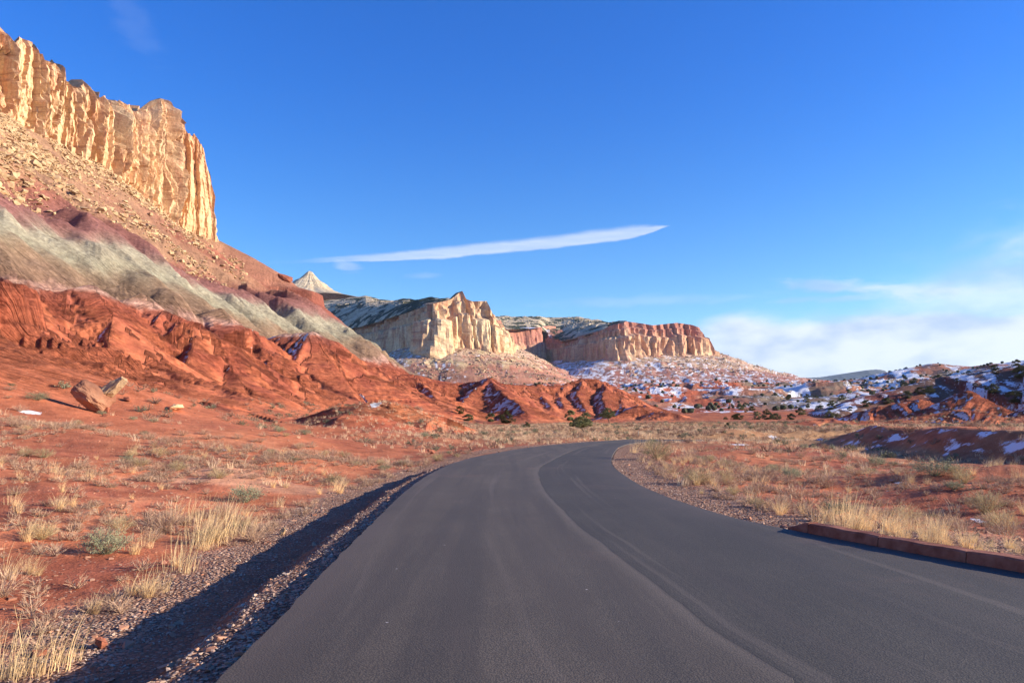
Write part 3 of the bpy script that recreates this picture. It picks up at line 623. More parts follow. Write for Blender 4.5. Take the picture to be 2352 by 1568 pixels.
# ------------------------------------------------------------------ road
def build_road():
    m1, t, b = mat('asphalt'); g = G(t); p = g.pos()
    n = g.noise(g.map(p, (1.0, 0.45, 1)), 0.8, 6, 0.62); f = g.noise(p, 95, 3, 0.6); v = g.vor(p, 70.0)
    lane = g.attr('lane', 'Fac'); trk = g.noise(g.map(p, (1.6, 0.06, 1)), 1.0, 5, 0.6)
    c = g.mix(g.mr(n, 0.3, 0.7), (0.104, 0.081, 0.058), (0.138, 0.109, 0.079)); c = g.mix(lane, c, g.mix(g.mr(n, 0.3, 0.7), (0.057, 0.047, 0.035), (0.084, 0.070, 0.052)))
    c = g.mix(g.mr(trk, 0.45, 0.62, 0, 0.55), c, (0.060, 0.049, 0.040)); c = g.mix(g.mr(v, 0.34, 0.55, 0.0, 0.55), c, (0.014, 0.013, 0.013))
    ac = g.attr('across', 'Fac'); acv = g.n('ShaderNodeCombineXYZ'); g.put(acv.inputs[0], ac); sy = g.n('ShaderNodeSeparateXYZ'); g.put(sy.inputs[0], p); g.put(acv.inputs[1], g.m('MULTIPLY', sy.outputs[1], 0.035))
    tk = g.noise(g.map(acv.outputs[0], (2.4, 1, 1)), 1.0, 5, 0.6, 0.2); c = g.mix(g.mr(tk, 0.50, 0.64, 0, 0.55), c, (0.064, 0.050, 0.039)); c = g.mix(g.mr(tk, 0.44, 0.36, 0, 0.35), c, (0.150, 0.118, 0.092))
    jt_ = g.m('ABSOLUTE', g.m('ADD', ac, g.m('MULTIPLY', g.m('SUBTRACT', g.noise(p, 3.5, 4, 0.6), 0.5), 0.05)))
    c = g.mix(g.mr(jt_, 0.035, 0.008, 0, 0.75), c, (0.028, 0.022, 0.018)); c = g.mix(g.m('MULTIPLY', g.mr(jt_, 0.22, 0.02), g.m('MULTIPLY', g.m('SUBTRACT', 1.0, lane), 0.28)), c, (0.17, 0.135, 0.105))
    e = g.attr('edge', 'Fac'); c = g.mix(g.m('MULTIPLY', e, g.mr(n, 0.35, 0.6, 0.2, 0.8)), c, (0.085, 0.065, 0.055))
    sp = g.vor(g.map(p, (1, 1, 1)), 1.6, 'F1', 'Distance'); c = g.mix(g.mr(sp, 0.022, 0.014), c, (0.45, 0.40, 0.36))
    du = g.noise(p, 0.33, 6, 0.65); c = g.mix(g.mr(du, 0.55, 0.75, 0, 0.22), c, (0.24, 0.14, 0.10))
    xc = g.m('ABSOLUTE', g.m('SUBTRACT', g.m('ADD', sy.outputs[1], g.m('ADD', g.m('MULTIPLY', ac, 0.45), g.m('MULTIPLY', g.m('SUBTRACT', g.noise(p, 1.1, 4, 0.6), 0.5), 0.7))), 31.6)); c = g.mix(g.m('MULTIPLY', g.mr(xc, 0.17, 0.09), g.mr(ac, 0.15, 0.3)), c, (0.02, 0.017, 0.015))
    g.put(b.inputs['Base Color'], c); b.inputs['Roughness'].default_value = 0.78; b.inputs['Specular IOR Level'].default_value = 0.42
    h = g.m('ADD', g.m('MULTIPLY', v, -1.0), g.m('MULTIPLY', f, 0.6)); g.put(b.inputs['Normal'], g.bump(h, 0.4, 0.005))
    ns = 520
    def resamp(L):
        d = np.r_[0, np.cumsum(np.hypot(*np.diff(L, axis=0).T))]; return d
    # stations: pair left and right edges by matching fractions between control rows
    Lk_ = [(-60, -60), (0, 0), (4.65, 5.0), (11.3, 11.5), (21.9, 21.5), (28, 26.5), (34.4, 31.5), (42, 38), (48.5, 43.5), (55, 49.8), (60.6, 55.5), (74, 68), (98, 92)]
    yl = np.concatenate([np.linspace(-60, 0, 20)[:-1], np.linspace(0, 62, 380)[:-1], np.linspace(62, 98, 60)])
    yr = np.interp(yl, [k[0] for k in Lk_], [k[1] for k in Lk_])
    xl = np.interp(yl, LEFT[:, 1], LEFT[:, 0]); xr = np.interp(yr, RIGHT[:, 1], RIGHT[:, 0])
    seam = spline([(-0.3, -60), (0.3, -20), (0.75, 0), (0.95, 3.0), (1.73, 4.48), (1.60, 5.05), (1.50, 5.65), (1.45, 6.3), (1.38, 7.33), (1.25, 8.3), (1.13, 9.7), (0.96, 11.3), (0.90, 12.88), (0.75, 15.6), (0.72, 18.7), (0.86, 23.4), (1.35, 27.0), (3.6, 40), (5.6, 46.5)], 0.5)
    seam[:, 0] += 0.035*fbm(seam[:, 1]/1.1, seam[:, 1]*0, 3, 301)
    sx = [0]*len(yl)
    rows = []
    for i in range(len(yl)):
        a = np.array([xl[i], yl[i]]); c_ = np.array([xr[i], yr[i]])
        # find the seam crossing fraction
        ts = np.linspace(0, 1, 60); pts = a+(c_-a)*ts[:, None]; sxx = np.interp(pts[:, 1], seam[:, 1], seam[:, 0]); k = np.argmax(pts[:, 0] > sxx); fr = ts[k] if pts[k, 0] > sxx[k] else 0.5
        if yl[i] > 49: fr = 0.5
        k0 = max(k-1, 0); g0 = pts[k0, 0]-sxx[k0]; g1 = pts[k, 0]-sxx[k]
        if yl[i] <= 49 and g1 > 0 and g0 < 0: fr = ts[k0]+(ts[k]-ts[k0])*(-g0)/(g1-g0)
        rows.append((a, c_, fr))
    V = []; lane_ = []; edge_ = []; acr = []
    jl = 0.035*fbm(yl/0.5, yl*0, 3, 302)
    for i, (a, c_, fr) in enumerate(rows):
        d = c_-a; w = np.linalg.norm(d); dn = d/w
        a = a+dn*jl[i]
        fl = list(np.linspace(0, fr, 9)); frr = list(np.linspace(fr, 1, 9))
        pr = [(a, -0.075, 0, 1)]
        for j, q in enumerate(fl): pr.append((a+(c_-a)*q, 0.006+0.02*math.sin(math.pi*q)*0, 0, math.exp(-q*w/0.25)))
        pr.append((a+(c_-a)*fr+dn*0.004, 0.0, 1, 0))
        for q in frr[1:]: pr.append((a+(c_-a)*q, 0.0, 1, math.exp(-(1-q)*w/0.5)))
        pr.append((c_+dn*0.01, -0.06, 1, 1))
        for (pt, dz, l, e_) in pr:
            V.append((pt[0], pt[1], float(road_z(pt[1]))+dz)); lane_.append(l); edge_.append(e_); acr.append(float(np.dot(pt-(a+(c_-a)*fr), dn)))
    ncol = len(pr); o = mesh_obj('road', np.array(V), grid_faces(len(rows), ncol), m1, smooth=False)
    vattr(o, 'lane', lane_); vattr(o, 'edge', edge_); vattr(o, 'across', acr); tag(o, 'dark fresh asphalt road curving away to the right', 'road', kind='structure')
build_road()

# ------------------------------------------------------------------ cliffs
def wall(name, foot, top_z, material, label, cell, nz, depth_fn, back, snow_top=0.3, scrub_top=0.5, lean=0.06, kind_='structure', top_slope=0.02, face_scrub=0.0, slope_fn=None, shear=0.0):
    """a sheer rock wall on a foot line, broken into buttresses, with its flat top behind"""
    f = spline(foot, cell); n = len(f); tang = np.gradient(f[:, :2], axis=0); tang /= np.linalg.norm(tang, axis=1)[:, None]
    outn = np.stack([tang[:, 1], -tang[:, 0]], -1)             # right of travel = outward
    s = np.r_[0, np.cumsum(np.hypot(*np.diff(f[:, :2], axis=0).T))]
    tz = top_z(f, s); t = np.linspace(0, 1, nz); zb = f[:, 2]
    Z = zb[:, None]+(tz-zb)[:, None]*t[None, :]; S = np.repeat(s[:, None], nz, 1)
    D = depth_fn(S, Z, t[None, :], tz[:, None], zb[:, None])-lean*(Z-zb[:, None])
    for _ in range(3):                                         # let each skyline point keep its height where it really stands
        f2 = f.copy(); f2[:, 0] += outn[:, 0]*D[:, -1]-tang[:, 0]*shear*D[:, -1]; f2[:, 1] += outn[:, 1]*D[:, -1]-tang[:, 1]*shear*D[:, -1]; tz = top_z(f2, s)
        Z = zb[:, None]+(tz-zb)[:, None]*t[None, :]; D = depth_fn(S, Z, t[None, :], tz[:, None], zb[:, None])-lean*(Z-zb[:, None])
    f2[:, 0] = f[:, 0]+outn[:, 0]*D[:, -1]-tang[:, 0]*shear*D[:, -1]; f2[:, 1] = f[:, 1]+outn[:, 1]*D[:, -1]-tang[:, 1]*shear*D[:, -1]; tz = top_z(f2, s); Z = zb[:, None]+(tz-zb)[:, None]*t[None, :]
    X = f[:, 0][:, None]+(outn[:, 0]-shear*tang[:, 0])[:, None]*D; Y = f[:, 1][:, None]+(outn[:, 1]-shear*tang[:, 1])[:, None]*D
    # add the top going back
    kb = 34; bt = (np.linspace(0, 1, kb+1)[1:]**1.6)*back
    Xt = X[:, -1:]-outn[:, 0][:, None]*0; 
    bx, by = back_dir = (-0.55, 0.83)
    XT = X[:, -1:]-outn[:, 0][:, None]*bt[None, :]; YT = Y[:, -1:]-outn[:, 1][:, None]*bt[None, :]
    sl_ = np.full(n, top_slope) if slope_fn is None else slope_fn(f)
    ZT = tz[:, None]+sl_[:, None]*bt[None, :]+np.minimum(bt[None, :]*0.05, back*0.012)*fbm(XT/(cell*9), YT/(cell*9), 4, 401)
    V = np.stack([np.concatenate([X, XT], 1), np.concatenate([Y, YT], 1), np.concatenate([Z, ZT], 1)], -1)
    nc = nz+kb; o = mesh_obj(name, V.reshape(-1, 3), grid_faces(n, nc)[:, ::-1].copy(), material, smooth=False)
    sn = np.zeros((n, nc)); sc = np.zeros((n, nc))
    q = fbm(V[..., 0]/(cell*16), V[..., 1]/(cell*16), 4, 402); sn[:, nz:] = snow_top+0.45*q[:, nz:]; sc[:, nz:] = scrub_top-0.3*q[:, nz:]
    sc[:, :nz] = face_scrub
    vattr(o, 'snow', np.clip(sn, 0, 1)); vattr(o, 'scrub', np.clip(sc, 0, 1)); tag(o, label, 'cliff', kind=kind_)
    return o
# --- near cliff, its skyline taken in true bearing and height
TOPN = [(-400, -60), (-200, 10), (-60, 40), (0, 58), (7, 66), (9, 84), (20, 106), (26, 124), (29, 106), (46, 88), (75, 97), (90, 117), (94, 137), (126, 146), (139, 161), (142, 179), (154, 188), (205, 201), (215, 223), (219, 238), (238, 226), (256, 232), (263, 230), (293, 247), (311, 249), (337, 251), (341, 234), (366, 226), (388, 231), (396, 245), (397, 265), (406, 269), (426, 293), (430, 307), (446, 307), (456, 322), (468, 348), (474, 377), (484, 413), (487, 457), (492, 490), (503, 531)]
def near_top(f, s):
    px = CX+FOC*f[:, 0]/f[:, 1]; py = np.interp(px, [a[0] for a in TOPN], [a[1] for a in TOPN]); z = EYE+(HOR-py)/FOC*f[:, 1]
    i0 = int(np.argmin(np.abs(f[:, 1]-428))); z = z+1.3*np.round(2.2*fbm(f[:, 1]/7, f[:, 1]*0, 2, 430))+0.6*fbm(f[:, 1]/1.5, f[:, 1]*0, 2, 431); z[i0:] = z[i0]*0.97
    return z
CRACKS = [(27, 6.0, 10, 0.35), (132, 1.0, 2.0, 0.1), (258, 5.5, 3.2, 0.25), (345, 3.0, 2.5, 0.1), (392, 7.5, 4.5, 0.20), (430, 5.0, 3.0, 0.12), (218, 3.0, 3.0, 0.1), (455, 2.5, 2, 0.1), (312, 2, 2, 0.1), (180, 1.6, 2, .1), (95, 2.2, 2.6, 0.2)]
def near_depth(S, Z, t, tz, zb):
    f = NEARF; yy = np.interp(S, f[1], f[0][:, 1]); xx = np.interp(S, f[1], f[0][:, 0]); px = CX+FOC*xx/yy
    w = 1.2*fbm(S/11, Z/15, 3, 411)
    d = 4.5*(ridged((S+w)/30, Z/190, 2, 412)-0.8)+1.6*(ridged((S+w)/10, Z/60, 2, 413)-0.8)+0.55*fbm(S/3, Z/6, 4, 414, g=0.6)
    blk = np.floor(3.5*pn((S+0.6*w)/13, Z/95, 425))/3.5; d = d+7.0*blk
    blk = np.floor(3*pn((S+0.4*w)/5.5, Z/38, 432))/3; d = d+2.0*blk
    cr = np.abs(pn((S+1.5*w)/13, Z/70, 415)); d = d-5.0*sst(0.07, 0.0, cr)*sst(0.0, 0.2, t)
    cr = np.abs(pn((S+1.2*w)/6.0, Z/30, 416)); d = d-1.8*sst(0.06, 0.0, cr)
    bed = pn(S/60, Z/2.6, 417); d = d+0.55*sst(-0.1, 0.25, bed)-0.4
    for (c, dep, wd, sl) in CRACKS:
        wpx = wd*2.3; q = np.abs(px-(c-(1-t)*sl*60)+3*fbm(S/9, Z/9, 2, 418)); d = d-1.7*dep*sst(wpx, wpx*0.5, q)*sst(0.25, 0.62, t)
        d = d+1.5*dep*np.exp(-np.clip(px-(c-(1-t)*sl*60), 0, 999)/(14+dep*5))*(px > c-(1-t)*sl*60)*sst(0.1, 0.5, t)
    sw = (S+2*w)/17+1.5*pn(S/40, S*0, 426); sw = sw-np.floor(sw); d = d+4.5*(1-sw)*sst(0.0, 0.05, sw)*np.clip(0.55+1.1*pn(S/25, Z/50, 427), 0, 1.2)
    d = d+3.0*sst(0.35, 0.0, t)*(0.5+fbm(S/6, Z/9, 3, 419))-2.0*sst(0.90, 1.0, t)
    d = d*(1-0.6*sst(392, 415, yy))
    return d
ff = spline([(p_[0], p_[1], 100.5) for p_ in CLIFF[::1]], 0.42); NEARF = (ff, np.r_[0, np.cumsum(np.hypot(*np.diff(ff[:, :2], axis=0).T))])
_foot = [(q[0], q[1], 91.0) for q in ff[::12]]
_f2 = spline(_foot, 0.42); NEARF = (_f2, np.r_[0, np.cumsum(np.hypot(*np.diff(_f2[:, :2], axis=0).T))])
wall('cliff', _foot, near_top, M_CLIFF, 'tall golden sandstone cliff with vertical cracks at the top left', 0.42, 150, near_depth, 14, 0.0, 0.05, 0.05, top_slope=-0.85, shear=0.2)

# --- middle mesa
def px_top(tab):
    def fn(f, s):
        px = CX+FOC*f[:, 0]/f[:, 1]; py = np.interp(px, [a[0] for a in tab], [a[1] for a in tab]); return EYE+(HOR-py)/FOC*f[:, 1]
    return fn
def mesa_depth(sc, seed):
    def fn(S, Z, t, tz, zb):
        w = 5*fbm(S/40, Z/60, 3, seed)
        d = 26*sc*(ridged((S+w)/120, Z/700, 2, seed+1)-0.8)+10*sc*(ridged((S+w)/34, Z/240, 3, seed+2)-0.8)+3*sc*fbm(S/9, Z/25, 4, seed+3, g=0.6)
        cr = np.abs(pn((S+w)/30, Z/200, seed+4)); d = d-9*sc*sst(0.12, 0.0, cr)
        d = d-14*sc*sst(0.66, 0.72, t+0.05*fbm(S/50, S*0, 2, seed+5))-6*sc*sst(0.86, 0.88, t)+8*sc*sst(0.3, 0.0, t)*(0.6+fbm(S/14, Z/20, 2, seed+6))
        return d
    return fn
T1 = [(700, 775), (770, 758), (830, 748), (880, 736), (930, 720), (985, 700), (1035, 688), (1050, 676), (1062, 668), (1070, 686), (1085, 692), (1120, 691), (1124, 703), (1132, 722), (1140, 738), (1150, 752), (1158, 775), (1165, 780), (1200, 780)]
wall('mesa', [tuple(q-np.array([0, 0, 26])) for q in M1], px_top(T1), M_MESA, 'pale buttressed mesa cliff with a pointed summit in the middle distance', 3.0, 90, mesa_depth(1.0, 420), 30, 0.32, 0.52, 0.06, top_slope=0.03)
T2 = [(1100, 805), (1234, 800), (1243, 760), (1254, 757), (1262, 776), (1290, 782), (1330, 772), (1385, 757), (1400, 748), (1432, 741), (1440, 738), (1470, 742), (1500, 747), (1555, 741), (1590, 746), (1606, 752), (1614, 770), (1622, 790), (1632, 800)]
wall('mesa', [tuple(q-np.array([0, 0, 26])) for q in M2], px_top(T2), M_MESA2, 'pink topped mesa cliff above the snowy slopes further off', 4.5, 64, mesa_depth(1.1, 440), 60, 0.34, 0.50, 0.06, top_slope=0.01)
# --- red wall in the recess between the two mesas
B1 = R((1090, 812, 2180), (1152, 812, 2300), (1200, 806, 2370), (1247, 803, 2430), (1262, 800, 2600), (1300, 800, 3000))
T3 = [(1080, 735), (1150, 736), (1160, 757), (1205, 756), (1240, 752), (1260, 748), (1300, 752), (1420, 750)]
wall('mesa', [tuple(q-np.array([0, 0, 90])) for q in B1], px_top(T3), M_MESA2, 'smooth red back wall in the recess between the two mesas', 6, 40, mesa_depth(0.5, 460), 120, 0.55, 0.42, 0.08, top_slope=0.012)

# --- slickrock benches behind the rims, and the white dome
def bench(name, label, pxs, front, backy, Df, Db, material, snow, scrub, seed, amp, nu=260, nv=150):
    """rising plateau sheet between a front rim and its skyline; front/backy/Df/Db are tables over bearing"""
    px = np.linspace(pxs[0], pxs[1], nu); T = lambda tab: np.interp(px, [a[0] for a in tab], [a[1] for a in tab])
    f_, b_, d0, d1 = T(front), T(backy), T(Df), T(Db); v = np.linspace(-0.02, 1.25, nv)
    D = d0[:, None]+(d1-d0)[:, None]*v[None, :]; X = (px[:, None]-CX)/FOC*D
    z0 = EYE+(HOR-f_)/FOC*d0; z1 = EYE+(HOR-b_)/FOC*d1
    vv = np.clip(v, 0, 1)[None, :]; Z = z0[:, None]+(z1-z0)[:, None]*(vv**0.85)
    q = ridged(X/150, D/120, 4, seed)-0.8+0.8*np.round(2*fbm(X/230, D/160, 2, seed+9))/2
    Z = Z+amp*q*np.sin(np.pi*np.clip(vv, 0.0, 1))**0.6+amp*0.3*fbm(X/40, D/40, 4, seed+3)-(v[None, :] > 1)*(v[None, :]-1)*(amp*14+0*Z)
    V = np.stack([X, D, Z], -1).reshape(-1, 3); o = mesh_obj(name, V, grid_faces(nu, nv), material)
    n = fbm(X/60, D/90, 4, seed+5).ravel(); vattr(o, 'snow', np.clip(snow+0.5*n, 0, 1)); vattr(o, 'scrub', np.clip(scrub+(0.30*sst(890, 960, np.repeat(px, nv))*(seed == 480))-0.55*n+0.1*fbm(X/20, D/20, 2, seed+7).ravel(), 0, 1))
    tag(o, label, 'plateau', kind='structure'); return o
bench('plateau', 'pale slickrock bench with scrub rising behind the middle mesa', (600, 1062),
      [(600, 740), (690, 755), (750, 766), (830, 752), (880, 738), (930, 722), (985, 703), (1035, 690), (1062, 680)],
      [(600, 690), (690, 692), (735, 690), (800, 684), (840, 679), (870, 688), (905, 692), (925, 689), (950, 696), (985, 693), (1035, 694), (1050, 690), (1062, 690)],
      [(600, 2300), (760, 2080), (850, 1760), (958, 1400), (1062, 1400)], [(600, 3100), (800, 3000), (940, 2700), (1000, 1800), (1062, 1500)], M_DOME, 0.0, 0.48, 480, 7)
bench('plateau', 'snow streaked upland with dark scrub behind the red back wall', (1130, 1440),
      [(1130, 748), (1160, 760), (1240, 757), (1290, 785), (1330, 777), (1385, 762), (1440, 748)],
      [(1130, 732), (1160, 728), (1175, 731), (1220, 730), (1280, 729), (1330, 729), (1345, 733), (1385, 741), (1400, 743), (1440, 740)],
      [(1130, 2310), (1235, 2450), (1262, 2600), (1290, 2420), (1330, 2240), (1385, 2070), (1440, 2110)], [(1130, 4300), (1330, 4200), (1400, 3000), (1440, 2500)], M_DOME, 0.15, 0.50, 500, 9)
def dome():
    c = P(712, 690, 3250); pk = P(712, 622, 3250)[2]; nr, na = 90, 200
    prof = np.array([(0, 622), (6, 625), (14, 634), (24, 644), (38, 653), (55, 664), (75, 674), (100, 682), (135, 690), (180, 700)], float)
    r = np.linspace(0, 180, nr)**1.0; zz = EYE+(HOR-np.interp(r, prof[:, 0], prof[:, 1]))/FOC*3250; rm = r/FOC*3250
    a = np.linspace(0, 2*np.pi, na, endpoint=False); A, Rr = np.meshgrid(a, rm); Zz = np.repeat(zz[:, None], na, 1)
    k = 1-0.12*np.cos(A-0.3)+0.10*fbm(np.cos(A)*2+3, np.sin(A)*2+Rr/300, 3, 520); X = c[0]+Rr*k*np.cos(A); Y = c[1]+Rr*k*np.sin(A)
    Zz = Zz+np.clip(Rr/60, 0, 1)*(3*(ridged(A*6/1.0, Zz/160, 3, 521)-0.8)+5*np.round(2*pn(Zz/22+X/200, Zz*0, 522))/2)
    o = mesh_obj('sandstone_dome', np.stack([X, Y, Zz], -1).reshape(-1, 3), grid_faces(nr, na, True), M_DOME)
    vattr(o, 'snow', np.full(nr*na, 0.0)); vattr(o, 'scrub', np.clip(np.repeat(((r-95)/160)[:, None], na, 1), 0, 0.45).ravel())
    tag(o, 'pointed white sandstone dome on the skyline left of the mesa', 'rock dome', kind='structure')
dome()
# --- long blue mesa on the horizon
def far_mesa():
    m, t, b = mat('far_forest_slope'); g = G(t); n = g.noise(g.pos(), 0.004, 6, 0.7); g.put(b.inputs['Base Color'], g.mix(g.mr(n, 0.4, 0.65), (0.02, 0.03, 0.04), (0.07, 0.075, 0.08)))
    tab = [(1640, 884), (1700, 880), (1760, 876), (1800, 870), (1850, 868), (1880, 866), (1905, 869), (1925, 864), (1955, 858), (1978, 854), (1990, 850), (2015, 848), (2032, 850), (2040, 857), (2048, 863), (2100, 874), (2250, 880)]
    px = np.linspace(1640, 2250, 260); py = np.interp(px, [a[0] for a in tab], [a[1] for a in tab]); D = 13000+0*px; z = EYE+(HOR-py)/FOC*D+9*fbm(px/9, px*0, 4, 530)
    v = np.linspace(0, 1, 30); Y = D[:, None]-2600*(1-v[None, :])**1.3; X = (px[:, None]-CX)/FOC*D[:, None]+0*Y
    Z = 330+(z[:, None]-330)*v[None, :]**1.4+40*(ridged(X/700, Y/1500, 3, 531)-0.8)*np.sin(np.pi*v)[None, :]
    X = np.concatenate([X, X[:, -1:]], 1); Y = np.concatenate([Y, Y[:, -1:]+2500], 1); Z = np.concatenate([Z, Z[:, -1:]-20], 1)
    o = mesh_obj('distant_mesa', np.stack([X, Y, Z], -1).reshape(-1, 3), grid_faces(260, 31), m, smooth=True); tag(o, 'long flat blue mesa on the far horizon', 'mesa', kind='structure')
far_mesa()

# ------------------------------------------------------------------ kerb
def kerb():
    m = simple('red_concrete', (0.27, 0.085, 0.05), (0.47, 0.19, 0.12), 4.5, 0.92, 0.02, obj=False)
    line = spline([(4.0, 10.75), (4.45, 9.5), (5.26, 7.745), (6.6, 5.4), (8.3, 2.0), (9.3, -4), (9.5, -12)], 0.12)
    d = np.r_[0, np.cumsum(np.hypot(*np.diff(line, axis=0).T))]
    root = bpy.data.objects.new('kerb', None); COL.objects.link(root); root.location = (4.45, 9.5, 0)
    tag(root, 'long low red concrete kerb with joints along the right road edge', 'kerb')
    cuts = [0.0, 0.42, 1.62, 2.75, 3.75, 4.75, 6.0, 7.7, 9.4, 11.2, 13.0, 14.8, 16.6, 18.4, 20.2, 22.0]
    for i in range(len(cuts)-1):
        a, b_ = cuts[i]+0.005, cuts[i+1]-0.005; n = max(4, int((b_-a)/0.06)); V = []
        for k in range(n+1):
            q = a+(b_-a)*k/n; p = np.array([np.interp(q, d, line[:, 0]), np.interp(q, d, line[:, 1])]); p2 = np.array([np.interp(q+0.05, d, line[:, 0]), np.interp(q+0.05, d, line[:, 1])])
            tn = (p2-p)/np.linalg.norm(p2-p); nr = np.array([-tn[1], tn[0]])          # to the right side of the road, away from it
            if nr[0] < 0: nr = -nr
            h = (0.130+0.004*math.sin(i*2.7)) if i else 0.02+0.125*(k/n)
            ch = 0.006 if 0 < k < n else 0.0
            e = 0.0 if 0 < k < n else 0.005
            w = 0.004*math.sin(q*7)+0.003*math.sin(q*23)
            for (o_, z_) in ((0.0+e, -0.12), (0.0+e+w, 0.02), (0.012+e+w, h-0.022-e), (0.03+e, h-e), (0.185-e, h+0.004-e), (0.205-e, h-0.02-e), (0.21-e, -0.12)):
                V.append((p[0]+nr[0]*o_-4.45, p[1]+nr[1]*o_-9.5, z_+(0.004*math.sin(q*11+z_*40) if z_ > 0 else 0)))
        f = grid_faces(n+1, 7, True).tolist(); f += [list(range(7))[::-1], [n*7+j for j in range(7)]]
        o = mesh_obj('segment', V, f, m, root)
kerb()

# ------------------------------------------------------------------ rocks
M_ROCKY = simple('yellow_boulder_rock', (0.78, 0.56, 0.32), (0.56, 0.35, 0.19), 0.9, 0.95, 0.08, spread=0.22)
M_ROCKR = simple('red_boulder_rock', (0.40, 0.15, 0.085), (0.27, 0.09, 0.055), 0.9, 0.95, 0.08, spread=0.15)
M_ROCKG = simple('gravel_stone', (0.64, 0.50, 0.39), (0.30, 0.15, 0.10), 3.0, 0.95, 0.0, obj=False)
def hull(n, sc, seed, sub=0, nz=0.0):
    r_ = random.Random(seed); bm = bmesh.new()
    for i in range(n):
        v = Vector((r_.gauss(0, 1), r_.gauss(0, 1), r_.gauss(0, 1))).normalized()
        m_ = max(abs(v.x), abs(v.y), abs(v.z)); v = v*(0.55+0.45/m_*0.75)*r_.uniform(0.8, 1.0)
        bm.verts.new((v.x*sc[0], v.y*sc[1], v.z*sc[2]))
    q = bmesh.ops.convex_hull(bm, input=bm.verts); bmesh.ops.delete(bm, geom=[g_ for g_ in set(q['geom_interior']+q['geom_unused']) if isinstance(g_, bmesh.types.BMVert)], context='VERTS')
    if sub:
        bmesh.ops.bevel(bm, geom=bm.edges[:], offset=0.05*min(sc), segments=1, affect='EDGES')
        bmesh.ops.triangulate(bm, faces=bm.faces[:]); bmesh.ops.subdivide_edges(bm, edges=bm.edges[:], cuts=sub, use_grid_fill=True)
        co = np.array([v.co[:] for v in bm.verts]); nn_ = nz*(fbm(co[:, 0]/sc[0]*2+seed, co[:, 1]/sc[1]*2+co[:, 2]/sc[2]*3, 4, seed, g=0.65)+0.35*np.round(3*pn(co[:, 2]/sc[2]*5, co[:, 0]/sc[0], seed+1))/3)
        for v, k in zip(bm.verts, nn_): v.co += v.co.normalized()*float(k)
    bmesh.ops.recalc_face_normals(bm, faces=bm.faces[:]); me = bpy.data.meshes.new('boulder'); bm.to_mesh(me); bm.free(); return me
def put(me, name, loc, rot=(0, 0, 0), sc=(1, 1, 1), material=None):
    if material and not me.materials: me.materials.append(material)
    o = bpy.data.objects.new(name, me); o.location = loc; o.rotation_euler = rot; o.scale = sc; COL.objects.link(o); return o
# the split boulder at the hill foot
h = ground_hit(222, 947, 30, 120); BD = h.y; k = BD/FOC
me = hull(48, (60*k, 44*k, 32*k), 31, 5, 0.5*k*6); o = put(me, 'boulder', (h.x-10*k, h.y, h.z+36*k), (0.25, 0.60, 0.1), material=simple('brown_varnished_rock', (0.24, 0.095, 0.055), (0.46, 0.23, 0.13), 0.5, 0.9, 0.2))
tag(o, 'huge dark brown boulder, left half of the split pair below the red slope', 'boulder')
me = hull(34, (46*k, 32*k, 19*k), 47, 5, 0.5*k*6); o = put(me, 'boulder', (h.x+28*k, h.y+16*k, h.z+58*k), (0.3, -0.65, 0.35), material=M_ROCKY)
tag(o, 'pale yellow jagged boulder leaning against the huge dark brown one', 'boulder')
me = hull(14, (10*k, 9*k, 14*k), 52, 3, 0.6*k*3); o = put(me, 'boulder', (h.x+22*k, h.y-2*k, h.z+8*k), (0.1, 0.2, 0.4), material=M_ROCKR)
tag(o, 'small upright red rock in front of the huge split boulder', 'boulder')
def rock_at(px, py, w, hh, mt, label, seed, D=(20, 120), dep=0.8):
    h = ground_hit(px, py, *D)
    if h is None: return
    k = h.y/FOC; me = hull(16, (w/2*k, w/2*k*dep, hh*0.62*k), seed, 3, 0.05*w*k); o = put(me, 'boulder', (h.x, h.y, h.z+hh*0.42*k), (0, 0.08, seed*0.7), material=mt); tag(o, label, 'boulder')
rock_at(400, 942, 62, 15, M_ROCKY, 'flat yellow slab lying on the red soil right of the split boulder', 61)
rock_at(293, 921, 28, 10, M_ROCKR, 'thin dark slab lying just right of the split boulder', 62)
rock_at(241, 957, 20, 8, M_ROCKR, 'low red stone in front of the split boulder', 63)
rock_at(650, 1228, 24, 20, M_ROCKY, 'single brown rock on the gravel beside the shaded road bank', 64, (5, 40))
rock_at(232, 1487, 40, 30, M_ROCKR, 'red rock on the pale gravel near the bottom left corner', 65, (3, 20))
rock_at(90, 1505, 50, 18, M_ROCKR, 'flat red rock half hidden by grass near the bottom left corner', 66, (3, 20))
rock_at(1815, 1142, 0.1, 0.1, M_ROCKY, 'small stone', 66, (3, 20)) if False else None
rock_at(1815, 1140+8, 11, 14, M_ROCKY, 'small pale upright stone on the red soil right of the road', 67, (8, 60))
rock_at(990, 1042, 26, 12, M_ROCKR, 'pale red rock on the soil left of the road bend', 68, (10, 60))
c = P(652, 641, 428); me = hull(18, (6.5, 5, 3.0), 71, 3, 0.4); o = put(me, 'boulder', (c[0]+1.2, c[1]-2, c[2]-0.2), (0, 0.22, 0.2), material=M_ROCKR)
tag(o, 'dark red block perched on the ledge against the sky', 'boulder')
